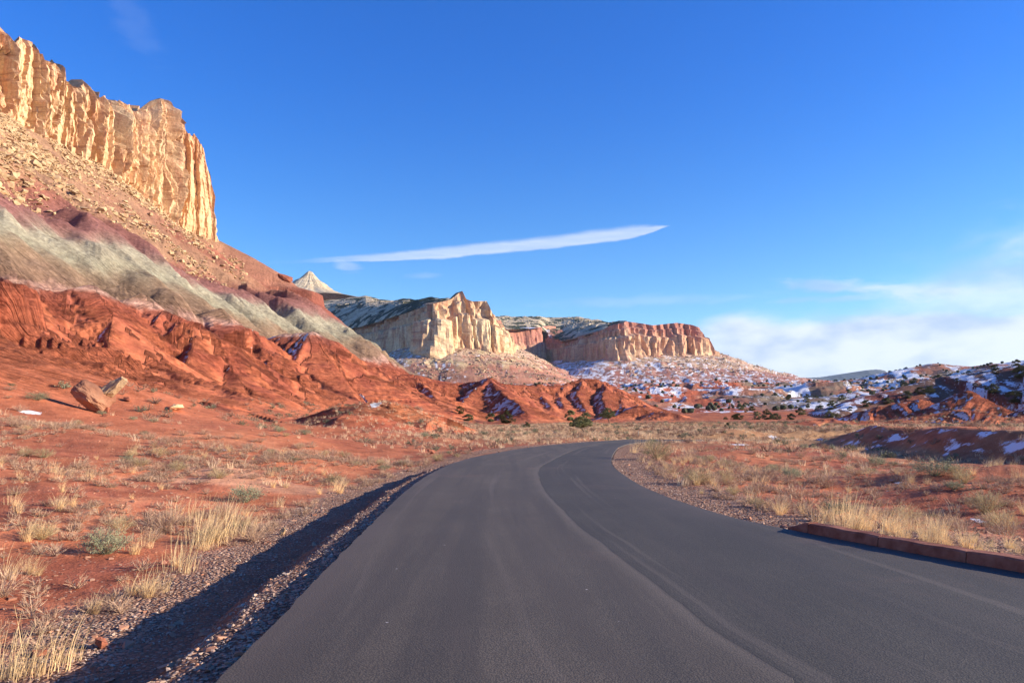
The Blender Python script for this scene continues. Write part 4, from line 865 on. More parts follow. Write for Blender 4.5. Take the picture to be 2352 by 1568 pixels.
# talus blocks under the cliff
hulls = []
for i in range(9):
    me = hull(11+i % 4, (random.uniform(0.8, 1.2), random.uniform(0.6, 1.0), random.uniform(0.45, 0.8)), 80+i); me.materials.append(M_ROCKY); hulls.append(me)
def talus_points(n, seed):
    r_ = np.random.default_rng(seed); out = []
    while len(out) < n:
        Y = r_.uniform(110, 420, 4000); dd = r_.uniform(1, 82, 4000); X = np.interp(Y, [90, 180, 259, 298, 335, 380, 405, 428], [-176, -174, -172, -168, -172, -178, -180, -172])+dd
        px = CX+FOC*X/Y; dens = 0.35+1.3*fbm(X/16, Y/22, 3, 601); dens *= np.where(dd < 8, 1.0, 1)*sst(82, 64, dd+10*fbm(Y/22, Y*0, 2, 602))
        dens *= sst(64, 46, dd+0.55*(Y-190))*0.80+0.20+0.6*sst(22, 6, dd)
        k_ = (px > -60) & (px < 560) & (r_.uniform(0, 1, 4000) < dens)
        Z = gzs(X[k_], Y[k_]); out += list(zip(X[k_], Y[k_], Z))
    return out[:n]
big = talus_points(330, 5); sized = []
for (x_, y_, z_) in big: sized.append((min(2.7, 0.55+random.expovariate(1.9)), x_, y_, z_))
for s_, x_, y_, z_ in sized[:290]:
    o = put(random.choice(hulls), 'boulder', (x_, y_, z_+0.25*s_), (random.uniform(-0.6, 0.6), random.uniform(-0.6, 0.6), random.uniform(0, 6.3)), (s_*random.uniform(0.8, 1.3), s_, s_*random.uniform(0.7, 1.1)))
    tag(o, ('large' if s_ > 1.5 else 'mid-sized' if s_ > 0.9 else 'small')+' yellow block '+('just under the cliff foot' if z_ > 84 else 'halfway down the slope below the cliff' if z_ > 62 else 'low above the grey green band')+(', far left' if x_/y_ < -0.62 else ', middle' if x_/y_ < -0.5 else ', right part'), 'boulder', 'blocks fallen from the golden cliff')
def scatter(name, protos, pts, material, label, cat=None, tilt=0.5, smooth=False):
    """many small copies as ONE mesh; pts rows x y z scale"""
    VS = []; FS = []; off = 0; pts = np.asarray(pts, float); which = rng.integers(0, len(protos), len(pts))
    for pi, (pv, pf) in enumerate(protos):
        P_ = pts[which == pi]; n = len(P_)
        if not n: continue
        a = rng.uniform(0, 6.283, n); ca, sa = np.cos(a), np.sin(a); tx = rng.uniform(-tilt, tilt, n)
        v = pv[None]*P_[:, 3][:, None, None]; vz = v[..., 2]*np.cos(tx)[:, None]-v[..., 1]*np.sin(tx)[:, None]; vy = v[..., 1]*np.cos(tx)[:, None]+v[..., 2]*np.sin(tx)[:, None]; vx = v[..., 0]
        X = vx*ca[:, None]-vy*sa[:, None]+P_[:, 0][:, None]; Y = vx*sa[:, None]+vy*ca[:, None]+P_[:, 1][:, None]; Z = vz+P_[:, 2][:, None]
        VS.append(np.stack([X, Y, Z], -1).reshape(-1, 3)); FS.append((pf[None]+(np.arange(n)*len(pv))[:, None, None]+off).reshape(-1, pf.shape[1])); off += n*len(pv)
    o = mesh_obj(name, np.concatenate(VS), np.concatenate(FS), material, smooth=smooth); tag(o, label, cat, kind='stuff'); return o
def tri_arrays(me):
    bm = bmesh.new(); bm.from_mesh(me); bmesh.ops.triangulate(bm, faces=bm.faces[:]); v = np.array([q.co[:] for q in bm.verts]); f = np.array([[w.index for w in q.verts] for q in bm.faces]); bm.free(); return v, f
RP = [tri_arrays(hull(9, (random.uniform(0.8, 1.2), random.uniform(0.6, 1.0), random.uniform(0.4, 0.8)), 100+i)) for i in range(8)]
tp = talus_points(19000, 6); sc_ = rng.exponential(0.30, len(tp))+0.22
scatter('rubble', RP, [(a, b, c+0.1*s_, min(s_, 1.6)) for (a, b, c), s_ in zip(tp, sc_)], M_ROCKY, 'tan rock rubble covering the slope below the cliff', 'rubble')
# blocks on the mesa slopes
r_ = np.random.default_rng(8); pts = []
for ML, n, dmax in ((M1, 2600, 150), (M2, 1500, 200)):
    t_ = r_.uniform(0, 1, n)*(len(ML)-1); i_ = t_.astype(int); a_ = np.array(ML)[i_]; b_ = np.array(ML)[np.minimum(i_+1, len(ML)-1)]; q = a_+(b_-a_)*(t_-i_)[:, None]
    dv = (b_-a_)[:, :2]; dv /= np.linalg.norm(dv, axis=1)[:, None]+1e-9; o_ = np.stack([dv[:, 1], -dv[:, 0]], -1)*(r_.uniform(4, dmax, n))[:, None]
    X, Y = q[:, 0]+o_[:, 0]+r_.normal(0, 12, n), q[:, 1]+o_[:, 1]+r_.normal(0, 12, n); Z = gzs(X, Y); S_ = (r_.exponential(1.0, n)+1.2)*(1 if ML is M1 else 1.3); pts += list(zip(X, Y, Z, np.minimum(S_, 6)))
scatter('mesa_boulders', RP, pts, simple('mesa_boulder_rock', (0.60, 0.46, 0.28), (0.42, 0.26, 0.17), 0.05, 0.95, 0.0, obj=False), 'boulders strewn over the slopes below the far mesas', 'boulders')
# gravel on the verges
r_ = np.random.default_rng(9); pts = []
for L_, sgn, dmax, n in ((LEFT, -1, 2.9, 19000), (RIGHT, 1, 2.0, 9000)):
    yy = 2.2+r_.power(0.55, n)*28; xx = np.interp(yy, L_[:, 1], L_[:, 0])+sgn*(0.03+r_.power(0.8, n)*dmax)
    if sgn > 0: k_ = yy > 10.4; yy, xx = yy[k_], xx[k_]
    k_ = np.abs(xx/np.maximum(yy, 1)) < 0.8; xx, yy = xx[k_], yy[k_]; pts += list(zip(xx, yy, gzs(xx, yy)+0.003, np.minimum(r_.exponential(0.0065, len(xx))+0.006, 0.040)*np.where((sgn < 0) & (xx < np.interp(yy, L_[:, 1], L_[:, 0])-0.75) & (xx > np.interp(yy, L_[:, 1], L_[:, 0])-1.5), 0.7, 1)))
scatter('gravel', RP[:5], pts, M_ROCKG, 'pale and reddish gravel stones along both road verges', 'gravel')
r_ = np.random.default_rng(10); n = 9500; yy = 3+r_.power(0.7, n)*60; xx = yy*r_.uniform(-0.75, 0.75, n); k_ = ~in_road(xx, yy); xx, yy = xx[k_], yy[k_]
scatter('stones', RP, list(zip(xx, yy, gzs(xx, yy)+0.004, np.minimum(r_.exponential(0.018, len(xx))+0.010, 0.085))), simple('soil_stone', (0.46, 0.19, 0.11), (0.52, 0.33, 0.22), 2.0, 0.95, 0, obj=False), 'small stones and clods strewn over the red soil', 'stones')

# ------------------------------------------------------------------ plants
def strip(V, F, pts, w0, w1, side):
    b = len(V); n = len(pts)
    for i, p in enumerate(pts):
        w = w0+(w1-w0)*i/(n-1); V.append(p-side*w*0.5); V.append(p+side*w*0.5)
    for i in range(n-1): F.append([b+2*i, b+2*i+1, b+2*i+3, b+2*i+2])
def tuft(n, hgt, spread, w, seed, segs=3, droop=0.35, base=0.07, wind=(0.22, 0.05), hvar=0.5):
    r_ = random.Random(seed); V = []; F = []
    for i in range(n):
        a = r_.uniform(0, 6.283); b0 = base*math.sqrt(r_.random()); hh = hgt*(1.12-0.85*r_.random()**0.8) if r_.random() > 0.06 else hgt*r_.uniform(1.05, 1.4); sp = spread*r_.random()**0.7
        d = Vector((math.cos(a), math.sin(a), 0)); p0 = Vector((math.cos(a+r_.uniform(-.8, .8))*b0, math.sin(a+r_.uniform(-.8, .8))*b0, -0.02))
        side = Vector((-math.sin(a+r_.uniform(-1, 1)), math.cos(a+r_.uniform(-1, 1)), 0)).normalized(); pts = []
        for k_ in range(segs+1):
            t = k_/segs; pts.append(p0+Vector((0, 0, hh*t*(1-droop*t*t*sp)))+d*(sp*hh*(0.35*t+0.65*t*t))+Vector((wind[0], wind[1], 0))*hh*t*t)
        strip(V, F, pts, w, w*0.25, side)
    return np.array([v[:] for v in V]), np.array(F)
def shrub(n, rad_, hgt, w, seed, leaf=0.0, nleaf=3):
    r_ = random.Random(seed); V = []; F = []
    for i in range(n):
        a = r_.uniform(0, 6.283); e = math.acos(1-r_.random()*0.92); ln = r_.uniform(0.7, 1.0)
        tip = Vector((math.cos(a)*math.sin(e)*rad_, math.sin(a)*math.sin(e)*rad_, max(0.03, math.cos(e)*hgt+0.25*hgt*math.sin(e))))*ln; p0 = Vector((r_.uniform(-.1, .1)*rad_, r_.uniform(-.1, .1)*rad_, -0.02))
        mid = p0.lerp(tip, 0.5)+Vector((r_.gauss(0, .07), r_.gauss(0, .07), 0.10*r_.random()))*rad_
        side = Vector((r_.gauss(0, 1), r_.gauss(0, 1), r_.gauss(0, .4))).normalized(); strip(V, F, [p0, mid, tip], w*1.3, w*0.5, side)
        for j in range(3):                                                   # forks
            st = mid.lerp(tip, r_.uniform(0, 0.7)); d = (tip-mid).normalized()+Vector((r_.gauss(0, .5), r_.gauss(0, .5), r_.gauss(0.15, .4))); strip(V, F, [st, st+d*rad_*r_.uniform(0.15, 0.32)], w*0.8, w*0.35, side)
        for j in range(nleaf if leaf else 0):
            c_ = mid.lerp(tip, r_.uniform(0.1, 1.1))+Vector((r_.gauss(0, .06), r_.gauss(0, .06), r_.gauss(0, .06)))*rad_; u = Vector((r_.gauss(0, 1), r_.gauss(0, 1), r_.gauss(0, 1))).normalized()*leaf; v = u.orthogonal().normalized()*leaf*0.45
            b = len(V); V += [c_-u, c_+v, c_+u, c_-v]; F.append([b, b+1, b+2, b+3])
    return np.array([v[:] for v in V]), np.array(F)
M_GRASS = simple('straw_grass', (1.08, 0.83, 0.47), (0.90, 0.62, 0.31), 4.0, 0.8, 0, spread=0.16, trans=0.3)
M_TWIG = simple('dry_twigs', (0.66, 0.46, 0.32), (0.46, 0.30, 0.20), 4.0, 0.9, 0, spread=0.2, trans=0.15)
M_SAGE = simple('sage_leaf', (0.38, 0.37, 0.24), (0.27, 0.29, 0.17), 6.0, 0.9, 0, spread=0.2, trans=0.2)
M_RABB = simple('rabbitbrush_twigs', (0.66, 0.51, 0.29), (0.44, 0.37, 0.20), 4.0, 0.9, 0, spread=0.2, trans=0.2)
def proto(name, vf, m_):
    me = bpy.data.meshes.new(name); me.from_pydata(vf[0].tolist(), [], vf[1].tolist()); me.materials.append(m_); me.update(); return me
GR = [proto('grass_tuft', tuft(115, 0.42, 0.75, 0.0055, 700+i, 4), M_GRASS) for i in range(4)]
GL = [proto('grass_tuft', tuft(62, 0.46, 0.42, 0.006, 720+i, 4, base=0.17), M_GRASS) for i in range(3)]
DS = [proto('dry_shrub', shrub(110, 0.42, 0.36, 0.006, 740+i), M_TWIG) for i in range(4)]
SG = [proto('sagebrush', shrub(120, 0.42, 0.40, 0.005, 760+i, 0.018, 7), M_SAGE) for i in range(3)]
RB = [proto('rabbitbrush', shrub(150, 0.46, 0.52, 0.006, 780+i, 0.014, 3), M_RABB) for i in range(3)]
COUNT = {'grass_tuft': 0, 'dry_shrub': 0, 'sagebrush': 0, 'rabbitbrush': 0}
GROUPN = {'grass_tuft': 'dry yellow grass tufts', 'dry_shrub': 'leafless brown shrubs', 'sagebrush': 'grey green sagebrush', 'rabbitbrush': 'olive brush clumps'}
CATN = {'grass_tuft': 'grass tuft', 'dry_shrub': 'shrub', 'sagebrush': 'sagebrush', 'rabbitbrush': 'shrub'}
LOOK = {'grass_tuft': 'dry golden grass tuft', 'dry_shrub': 'leafless brown twiggy shrub', 'sagebrush': 'grey green sagebrush', 'rabbitbrush': 'olive brown bushy shrub'}
def zone(x_, y_):
    if x_ < 0.02*y_+0.5:
        dd = -x_-2
        if dd < 3.2: return 'on the gravel verge left of the road'
        if y_ > 55: return 'on the flats before the red hills'
        if x_ < -0.45*y_: return 'on red soil near the left edge of view'
        return 'on the open red soil left of the road'
    if y_ < 12 and x_ < 12: return 'just behind the red kerb'
    if x_ < 0.42*y_ and y_ > 45: return 'past the road bend'
    if x_ < 8 and y_ < 60: return 'beside the gravel inside the road curve'
    if y_ > 38: return 'on the grassy shelf beyond the gully'
    return 'on the red soil right of the road'
def plant(name, me, x_, y_, s_, label=None, sz=None):
    z_ = gz(x_, y_); o = put(me, name, (x_, y_, z_), (0, 0, random.uniform(0, 6.28) if name != 'grass_tuft' else random.uniform(-0.7, 0.7)), (s_, s_, s_*(sz or random.uniform(0.85, 1.15))))
    w_ = 'tall ' if s_ > 1.25 else 'small ' if s_ < 0.75 else ''
    tag(o, label or w_+LOOK[name]+' '+zone(x_, y_)+(' very near' if y_ < 9 else ' farther off' if y_ > 26 else ''), CATN[name], GROUPN[name]); COUNT[name] += 1; return o
def at_px(name, protos, px, py, hpx, own, label=None, wide=1.0):
    h = ground_hit(px, py, 2.2, 160)
    if h is None: return
    me = random.choice(protos); s_ = hpx/FOC*h.y/own; o = put(me, name, (h.x, h.y, h.z-0.01), (0, 0, random.uniform(-0.6, 0.6)), (s_*wide, s_*wide, s_))
    w_ = 'tall ' if s_ > 1.25 else 'small ' if s_ < 0.75 else ''
    tag(o, label or w_+LOOK[name]+' '+zone(h.x, h.y)+(' very near' if h.y < 9 else ' farther off' if h.y > 26 else ''), CATN[name], GROUPN[name]); COUNT[name] += 1; return h
PR = []
for a in [(45, 1555, 120, 'l'), (100, 1545, 130, 'l'), (10, 1560, 100, 'l'), (150, 1520, 80, 'l'), (215, 1408, 62, 'g'), (20, 1330, 70, 'g'), (85, 1322, 50, 'g'), (335, 1372, 85, 'g'), (300, 1368, 60, 'g'), (370, 1360, 55, 'l'),
          (420, 1312, 95, 'l'), (405, 1300, 60, 'g'), (455, 1262, 85, 'l'), (485, 1252, 80, 'l'), (510, 1240, 90, 'l'), (545, 1232, 90, 'l'), (470, 1215, 70, 'l'), (440, 1200, 55, 'l'), (525, 1205, 70, 'l'), (400, 1195, 50, 'l'), (60, 1242, 62, 'g'), (95, 1238, 55, 'g'),
          (135, 1172, 60, 'g'), (165, 1165, 45, 'g'), (275, 1222, 48, 'g'), (560, 1225, 60, 'l'), (780, 1132, 42, 'g'), (765, 1128, 36, 'l'), (732, 1134, 28, 'g'), (640, 1165, 30, 'l'), (40, 1180, 40, 'g'), (30, 1160, 40, 'l'),
          (1965, 1215, 85, 'l'), (1935, 1205, 75, 'l'), (1900, 1195, 60, 'g'), (1990, 1212, 60, 'l'), (1790, 1182, 45, 'g'), (1800, 1178, 40, 'g'), (1845, 1180, 40, 'g'), (1760, 1165, 28, 'g'), (1880, 1210, 50, 'l'), (1910, 1218, 42, 'l'), (2145, 1225, 62, 'g'), (2160, 1232, 55, 'g'),
          (1480, 1030, 26, 'l'), (1495, 1034, 24, 'l'), (1465, 1028, 20, 'l'), (1455, 1040, 26, 'l'), (1600, 1115, 38, 'g'), (1620, 1112, 40, 'g'), (1580, 1112, 34, 'g'), (1550, 1098, 24, 'g'), (1530, 1088, 22, 'l'), (1640, 1118, 30, 'g')]:
    hh_ = at_px('grass_tuft', GR if a[3] == 'g' else GL, a[0], a[1], a[2], 0.42)
x0 = 1930
while x0 < 2440:
    yb = 1222+(x0-1930)*0.185
    for dy in (-24, -4):
        if random.random() < 0.82: at_px('grass_tuft', random.choice((GR, GR, GL)), x0+random.uniform(-14, 14), yb+dy+random.uniform(-12, 8), random.choice((26, 34, 42, 50, 68))*random.uniform(0.85, 1.15), 0.42)
    x0 += random.choice((14, 20, 30))
for px, py, hh, w_, lb in [(563, 1152, 42, 1.3, 'broad grey green sagebrush left of the road beside golden grass'), (245, 1272, 62, 1.0, 'rounded grey green sagebrush between grass tufts at lower left'), (85, 918, 20, 1.6, None), (1990, 1010, 0, 1, None), (640, 992, 14, 1.4, None), (700, 998, 14, 1.4, None), (975, 1003, 12, 1.2, None), (1845, 1030, 14, 1.2, None), (2150, 1092, 42, 1.5, 'large green tinged sagebrush on the right above the dark hump'), (2012, 1070, 26, 1.2, None), (1817, 1100, 32, 1.0, None), (1930, 1055, 22, 1.1, None)]:
    if hh: at_px('sagebrush', SG, px, py, hh, 0.42, lb, w_)
for px, py, hh, w_, lb in [(1508, 1056, 48, 1.1, 'big round olive bush on the inside of the road curve'), (1600, 1112, 42, 1.2, 'spreading grey olive bush on the verge inside the curve'), (2200, 1100, 34, 1.1, None), (95, 1240, 40, 1.2, None), (275, 1220, 36, 1.2, None), (100, 1052, 24, 1.3, None), (60, 1048, 22, 1.3, None), (2265, 1180, 55, 1.2, 'rounded brown brush clump on the right behind the grass'), (2215, 1110, 30, 1.2, None), (1740, 1165, 24, 1.2, None), (2300, 1220, 52, 1.2, None), (2080, 1195, 40, 1.3, None)]:
    at_px('rabbitbrush', RB, px, py, hh, 0.5, lb, w_)
# random fill: individuals for the nearer ones, one mesh of small clumps for the rest
def field_points(n, seed, ymin, ymax, dens):
    r_ = np.random.default_rng(seed); out = np.zeros((0, 3))
    while len(out) < n:
        Y = ymin+(ymax-ymin)*r_.power(1.7, 6000); X = Y*r_.uniform(-0.76, 0.76, 6000); D_ = dens(X, Y); k_ = (r_.uniform(0, 1, 6000) < D_) & ~in_road(X, Y); X, Y = X[k_], Y[k_]
        dl, _, _, _ = pdist(X, Y, LEFT[::4]); dr, _, _, _ = pdist(X, Y, RIGHT[::4]); k_ = (dl > 2.3) & (dr > 1.0); X, Y = X[k_], Y[k_]
        zz, kk = height(X, Y, True); k_ = (kk == 0) | ((kk <= 2) & (zz < 4.0)); out = np.concatenate([out, np.stack([X[k_], Y[k_], zz[k_]], -1)])
    return out[:n]
dn = lambda X, Y: np.clip(0.45+1.6*fbm(X/6, Y/6, 3, 801), 0.02, 1)
dry = field_points(300, 21, 6.5, 40, dn)
for i, (x_, y_, z_) in enumerate(dry[:270]):
    plant('dry_shrub', random.choice(DS), x_, y_, random.uniform(0.5, 1.15), sz=random.uniform(0.6, 0.95))
for i, (x_, y_, z_) in enumerate(field_points(70, 22, 9, 42, dn)): plant('sagebrush' if i % 2 else 'rabbitbrush', random.choice(SG if i % 2 else RB), x_, y_, random.uniform(0.5, 0.95), sz=0.75)
gp = field_points(170, 23, 5, 30, lambda X, Y: np.where(X > 0, 0.9, 0.35)*np.clip(0.4+2*fbm(X/5, Y/5, 2, 802), 0.03, 1))
for (x_, y_, z_) in gp: plant('grass_tuft', random.choice(GR+GL), x_, y_, random.uniform(0.4, 0.9))
def stuff_plants(name, pts, smin, smax, protos, m_, label):
    pts = np.asarray(pts); s_ = rng.uniform(smin, smax, len(pts)); scatter(name, protos, np.concatenate([pts, s_[:, None]], 1), m_, label, None, 0.1)
far_d = [shrub(26, 0.45, 0.34, 0.022, 820+i) for i in range(5)]; far_g = [tuft(22, 0.34, 0.5, 0.022, 830+i, 2, base=0.14) for i in range(5)]; far_s = [shrub(24, 0.45, 0.40, 0.02, 840+i, 0.05, 4) for i in range(4)]
stuff_plants('distant_brush', field_points(2600, 31, 36, 150, lambda X, Y: np.clip(0.4+1.5*fbm(X/9, Y/9, 3, 803), 0.02, 1)), 0.5, 1.3, far_d, simple('brush_far', (0.52, 0.34, 0.23), (0.34, 0.21, 0.14), 0.5, 0.9, 0, obj=False, trans=0.1), 'low brown brush thinning out toward the red hills')
stuff_plants('distant_sage', field_points(700, 32, 36, 150, lambda X, Y: np.clip(0.3+1.6*fbm(X/9, Y/9, 3, 804), 0.02, 1)), 0.5, 1.2, far_s, simple('sage_far', (0.30, 0.30, 0.19), (0.20, 0.21, 0.13), 0.5, 0.9, 0, obj=False, trans=0.1), 'low grey green brush on the flats')
def tan_d(X, Y): return np.clip(sst(46, 62, Y)*sst(-22, -6, X)*(X < 26)*1.0+(X > 8)*sst(20, 45, Y)*(0.35+1.2*fbm(X/8, Y/8, 2, 805))+(Y < 46)*0.12*(0.5+fbm(X/6, Y/6, 2, 806)), 0, 1)
stuff_plants('straw_grass', field_points(6500, 33, 14, 130, tan_d), 0.5, 1.15, far_g, simple('straw_far', (0.98, 0.76, 0.50), (0.76, 0.52, 0.32), 0.4, 0.85, 0, obj=False, trans=0.25), 'low straw coloured grass covering the flats beyond the bend')
stuff_plants('low_litter', field_points(3500, 34, 4.5, 34, dn), 0.18, 0.5, far_d, M_TWIG, 'tiny twigs and dead stems scattered over the soil')

# ------------------------------------------------------------------ junipers
M_BARK = simple('juniper_bark', (0.16, 0.11, 0.08), (0.26, 0.20, 0.16), 6, 0.95, 0.02)
M_JUN = simple('juniper_foliage', (0.13, 0.14, 0.06), (0.21, 0.20, 0.095), 2.2, 0.9, 0, spread=0.2, trans=0.12)
def juniper_meshes(seed, nclump=46, nleaf=46, trunk_h=0.22):
    """unit tree about 1 high and 1.1 wide"""
    r_ = random.Random(seed); V = []; F = []; tips = []
    def limb(p, d, ln, r0, depth):
        q = [p]; 
        for i in range(3): d = (d+Vector((r_.gauss(0, .22), r_.gauss(0, .22), r_.gauss(.05, .12)))).normalized(); q.append(q[-1]+d*ln/3)
        b = len(V)
        for i, c_ in enumerate(q):
            rr_ = r0*(1-0.6*i/3); 
            for k_ in range(6): a = k_*math.pi/3; V.append(c_+Vector((math.cos(a)*rr_, math.sin(a)*rr_, 0)))
        for i in range(3):
            for k_ in range(6): F.append([b+i*6+k_, b+i*6+(k_+1) % 6, b+(i+1)*6+(k_+1) % 6, b+(i+1)*6+k_])
        if depth == 0: tips.append(q[-1]); return
        for j in range(4): a = r_.uniform(0, 6.28); limb(q[-1 if j < 3 else 2], Vector((math.cos(a), math.sin(a), r_.uniform(0.2, 1.1))).normalized(), ln*r_.uniform(0.7, 1.2), r0*0.5, depth-1)
    limb(Vector((0, 0, -0.03)), Vector((r_.uniform(-.3, .3), r_.uniform(-.2, .2), 1)), trunk_h, 0.045, 2)
    CV = []; CF = []
    for i in range(nclump):
        if i < len(tips)*2: c_ = tips[i % len(tips)]+Vector((r_.gauss(0, .06), r_.gauss(0, .06), r_.gauss(0, .05)))
        else: a = r_.uniform(0, 6.28); e = r_.uniform(0.05, 1.5); c_ = Vector((math.cos(a)*math.cos(e)*0.46, math.sin(a)*math.cos(e)*0.46, trunk_h+0.06+math.sin(e)*0.62))*r_.uniform(0.75, 1)
        c_.z = max(c_.z, trunk_h*0.8+0.05); R_ = r_.uniform(0.07, 0.14)
        for j in range(nleaf):
            d = Vector((r_.gauss(0, 1), r_.gauss(0, 1), r_.gauss(0, 1))).normalized(); p = c_+d*R_*r_.uniform(0.5, 1.05); p.z = c_.z+(p.z-c_.z)*0.75
            u = Vector((r_.gauss(0, 1), r_.gauss(0, 1), r_.gauss(0.5, 1))).normalized()*0.040; v = u.orthogonal().normalized()*0.018; b = len(CV); CV += [p-u, p+v, p+u, p-v]; CF.append([b, b+1, b+2, b+3])
    return (np.array([v[:] for v in V]), np.array(F)), (np.array([v[:] for v in CV]), np.array(CF))
JP = []
for i in range(5):
    t_, c_ = juniper_meshes(900+i, 60 if i else 44, 52, 0.07 if i else 0.34); JP.append((proto('trunk', t_, M_BARK), proto('crown', c_, M_JUN)))
def juniper(px, py, hpx, label, wide=1.1, D=(60, 420), which=None, name='juniper_tree', group='junipers'):
    h = ground_hit(px, py, *D)
    if h is None: return
    jt(h.x, h.y, h.z-0.05, 1.12*hpx/FOC*h.y/0.93, label, wide, which, name, group)
def jt(x_, y_, z_, s_, label, wide=1.1, which=None, name='juniper_tree', group='junipers'):
    r = bpy.data.objects.new(name, None); COL.objects.link(r); r.location = (x_, y_, z_); r.rotation_euler = (0, 0, random.uniform(0, 6.28)); r.scale = (s_*wide, s_*wide, s_)
    tag(r, label, 'tree', group); t_, c_ = JP[which if which is not None else random.randrange(1, 5)]
    for nm, me in (('trunk', t_), ('crown', c_)):
        o = bpy.data.objects.new(nm, me); COL.objects.link(o); o.parent = r
for a in [(1340, 996, 35, 'juniper with a bare trunk standing nearest beyond the road bend', 1.4, (70, 160), 0), (1163, 972, 33, 'largest round juniper among the trees left of the bend', 1.05, (70, 200), 1), (1127, 968, 22, 'small round juniper just left of the largest one', 1.1, (70, 200), 2), (1075, 966, 18, 'low round juniper third from the left before the red hills', 1.5, (70, 200), 3),
          (1056, 950, 20, 'sparse greyish juniper leftmost in the row before the hills', 1.1, (100, 200), 4), (1210, 981, 15, 'tiny juniper alone on the straw grass', 1.0, (70, 200), 1), (1310, 966, 27, 'thin leaning juniper behind the one with the bare trunk', 0.9, (90, 220), 2), (1346, 966, 21, 'dense juniper directly behind the one with the bare trunk', 1.2, (90, 220), 3),
          (1399, 972, 30, 'juniper with a visible trunk right of the bend against the snowy gullies', 1.1, (80, 220), 0), (1671, 996, 20, 'small dark pointed juniper right of the last red hill', 0.7, (90, 300), 4), (2280, 926, 24, 'dark juniper below the red peak at right', 1.3, (150, 400), 1), (2330, 935, 30, 'large dark juniper near the right edge beside snow', 1.4, (150, 400), 2), (2344, 868, 32, 'large dark juniper on the brown crest at the right edge', 1.2, (180, 400), 3),
          (2084, 915, 20, 'dark juniper on the brown slope left of the red peak', 1.2, (160, 400), 3), (2114, 905, 18, 'dark juniper above the red ridge on the brown slope', 1.3, (160, 400), 4), (2136, 902, 18, 'dark juniper touching its neighbour on the brown slope', 1.3, (160, 400), 1), (2037, 927, 14, 'spreading low juniper at the foot of the brown slope', 1.8, (160, 400), 2), (2198, 889, 10, 'tiny juniper just behind the red peak', 1.2, (160, 400), 3), (2282, 850, 14, 'juniper on the brown crest left of the largest one', 1.4, (180, 400), 4)]:
    juniper(a[0], a[1], a[2], a[3], a[4], a[5], a[6])
r_ = np.random.default_rng(44); n = 0
while n < 150:
    X = r_.uniform(60, 330); Y = r_.uniform(170, 420); u = X/Y
    if not 0.28 < u < 0.80: continue
    zz, kk = height(np.array([X]), np.array([Y]), True)
    if kk[0] != 5 and r_.random() > 0.35: continue
    if fbm(np.array([X/30]), np.array([Y/30]), 2, 850)[0] < -0.12: continue
    jt(X, Y, zz[0]-0.1, r_.uniform(1.3, 3.2), ('dark juniper dotting the brown hillside at right' if kk[0] == 5 else 'dark juniper between snow patches below the brown hillside'), 1.25, None, 'juniper_tree', 'junipers dotting the right hillside'); n += 1
# far woodland: too many and too small to count
def blob(seed):
    bm = bmesh.new(); bmesh.ops.create_icosphere(bm, subdivisions=1, radius=0.5); r_ = random.Random(seed)
    for v in bm.verts: v.co *= r_.uniform(0.7, 1.2); v.co.z = v.co.z*0.9+0.35
    v = np.array([q.co[:] for q in bm.verts]); f = np.array([[w.index for w in q.verts] for q in bm.faces]); bm.free(); return v, f
BL = [blob(i) for i in range(6)]; r_ = np.random.default_rng(45); pts = []
N_ = 26000; D_ = 280*np.exp(r_.uniform(0, 1, N_)*math.log(2600/280)); px = r_.uniform(1120, 2420, N_); X = (px-CX)/FOC*D_; zz, kk = height(X, D_, True)
dens = np.where(kk == 3, 0.30, np.where(kk == 4, 0.16, 0))*np.clip(0.5+2.2*fbm(X/60, D_/60, 3, 851), 0, 1.6)*np.where((px > 2030) & (D_ < 900), 1.3, 1)*sst(200, 900, D_)
k_ = r_.uniform(0, 1, N_) < dens; pts = np.stack([X[k_], D_[k_], zz[k_], r_.uniform(1.3, 3.4, k_.sum())*np.where(D_[k_] > 900, 1.25, 1.0)], -1)
scatter('juniper_woodland', BL, pts, simple('woodland_foliage', (0.055, 0.065, 0.035), (0.10, 0.10, 0.06), 0.2, 0.95, 0, obj=False), 'dark junipers dotting the snowy valley and mesa slopes', 'woodland', 0.1)

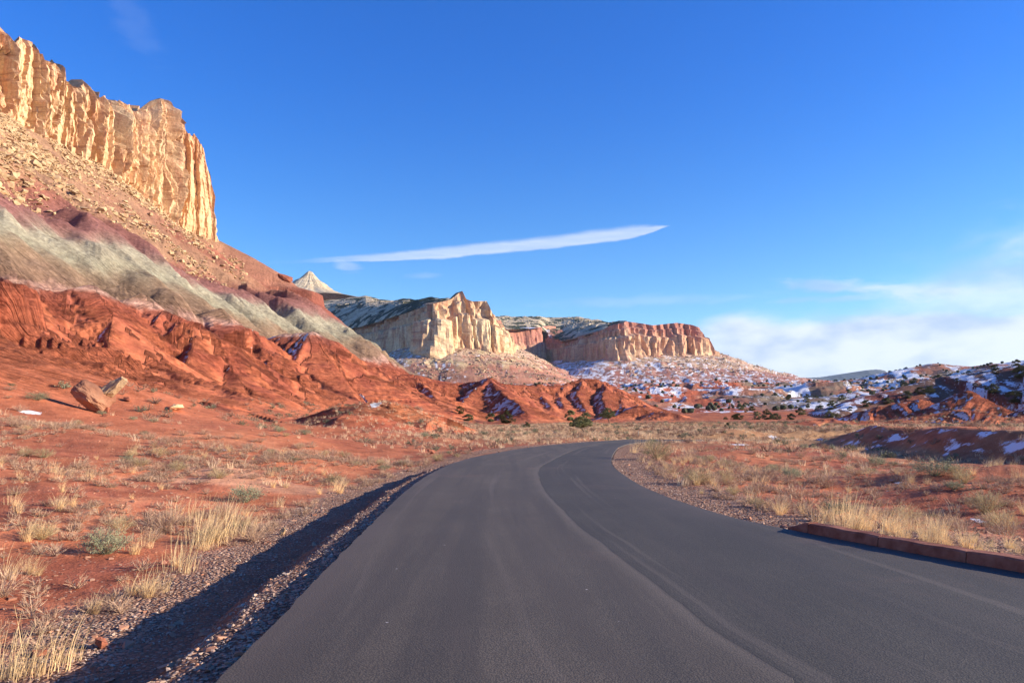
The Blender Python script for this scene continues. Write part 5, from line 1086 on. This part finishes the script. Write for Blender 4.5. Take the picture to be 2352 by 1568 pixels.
# ------------------------------------------------------------------ marker posts
def post(px, py, hpx, w_, col_, label, D):
    h = ground_hit(px, py, *D)
    if h is None: return
    H = hpx/FOC*h.y; m_ = simple('post_paint', col_, tuple(c*0.6 for c in col_), 8, 0.7, 0); bm = bmesh.new()
    bmesh.ops.create_cube(bm, size=1); bmesh.ops.scale(bm, vec=(w_, 0.03, H+0.2), verts=bm.verts); bmesh.ops.translate(bm, vec=(0, 0, (H-0.2)/2), verts=bm.verts); bmesh.ops.bevel(bm, geom=bm.edges[:], offset=0.006, segments=1, affect='EDGES')
    me = bpy.data.meshes.new('marker_post'); bm.to_mesh(me); bm.free(); o = put(me, 'marker_post', h, (0.0, 0.02, 0.3), material=m_); tag(o, label, 'post')
post(1316, 1009, 25, 0.06, (0.10, 0.07, 0.06), 'thin dark marker post beside the road bend', (40, 110))
post(1466, 1003, 14, 0.05, (0.42, 0.44, 0.40), 'thin pale marker post where the road leaves view', (40, 110))

# ------------------------------------------------------------------ air
def haze():
    bm = bmesh.new(); bmesh.ops.create_cube(bm, size=1); me = bpy.data.meshes.new('haze'); bm.to_mesh(me); bm.free(); o = bpy.data.objects.new('haze', me); COL.objects.link(o)
    o.scale = (50000, 50000, 1160); o.location = (0, 0, 320-5); m = bpy.data.materials.new('air'); m.use_nodes = True; t = m.node_tree; t.nodes.clear(); out = t.nodes.new('ShaderNodeOutputMaterial'); v = t.nodes.new('ShaderNodeVolumePrincipled')
    v.inputs['Color'].default_value = (0.62, 0.78, 1.0, 1); v.inputs['Density'].default_value = 2.0e-5; v.inputs['Anisotropy'].default_value = 0.2; t.links.new(v.outputs[0], out.inputs['Volume']); me.materials.append(m); tag(o, 'thin blue air between the camera and the far mesas', 'haze', kind='stuff')
haze()
# ------------------------------------------------------------------ look-alikes in small sets are told apart by their order across the view
def order_labels():
    words = 'first second third fourth fifth sixth seventh eighth ninth tenth'.split(); sets = {}
    bpy.context.view_layer.update()
    for o in bpy.data.objects:
        if o.parent is None and 'label' in o and o.get('category') and o.get('kind') is None: sets.setdefault(o['label'], []).append(o)
    for lb, os_ in sets.items():
        if not 1 < len(os_) <= 10 or len(lb.split()) > 12: continue
        os_.sort(key=lambda o: o.matrix_world.translation.x/max(o.matrix_world.translation.y, 0.1))
        for i, o in enumerate(os_): o['label'] = lb+(', leftmost of them' if i == 0 else ', rightmost of them' if i == len(os_)-1 else ', '+words[i]+' from left')
order_labels()
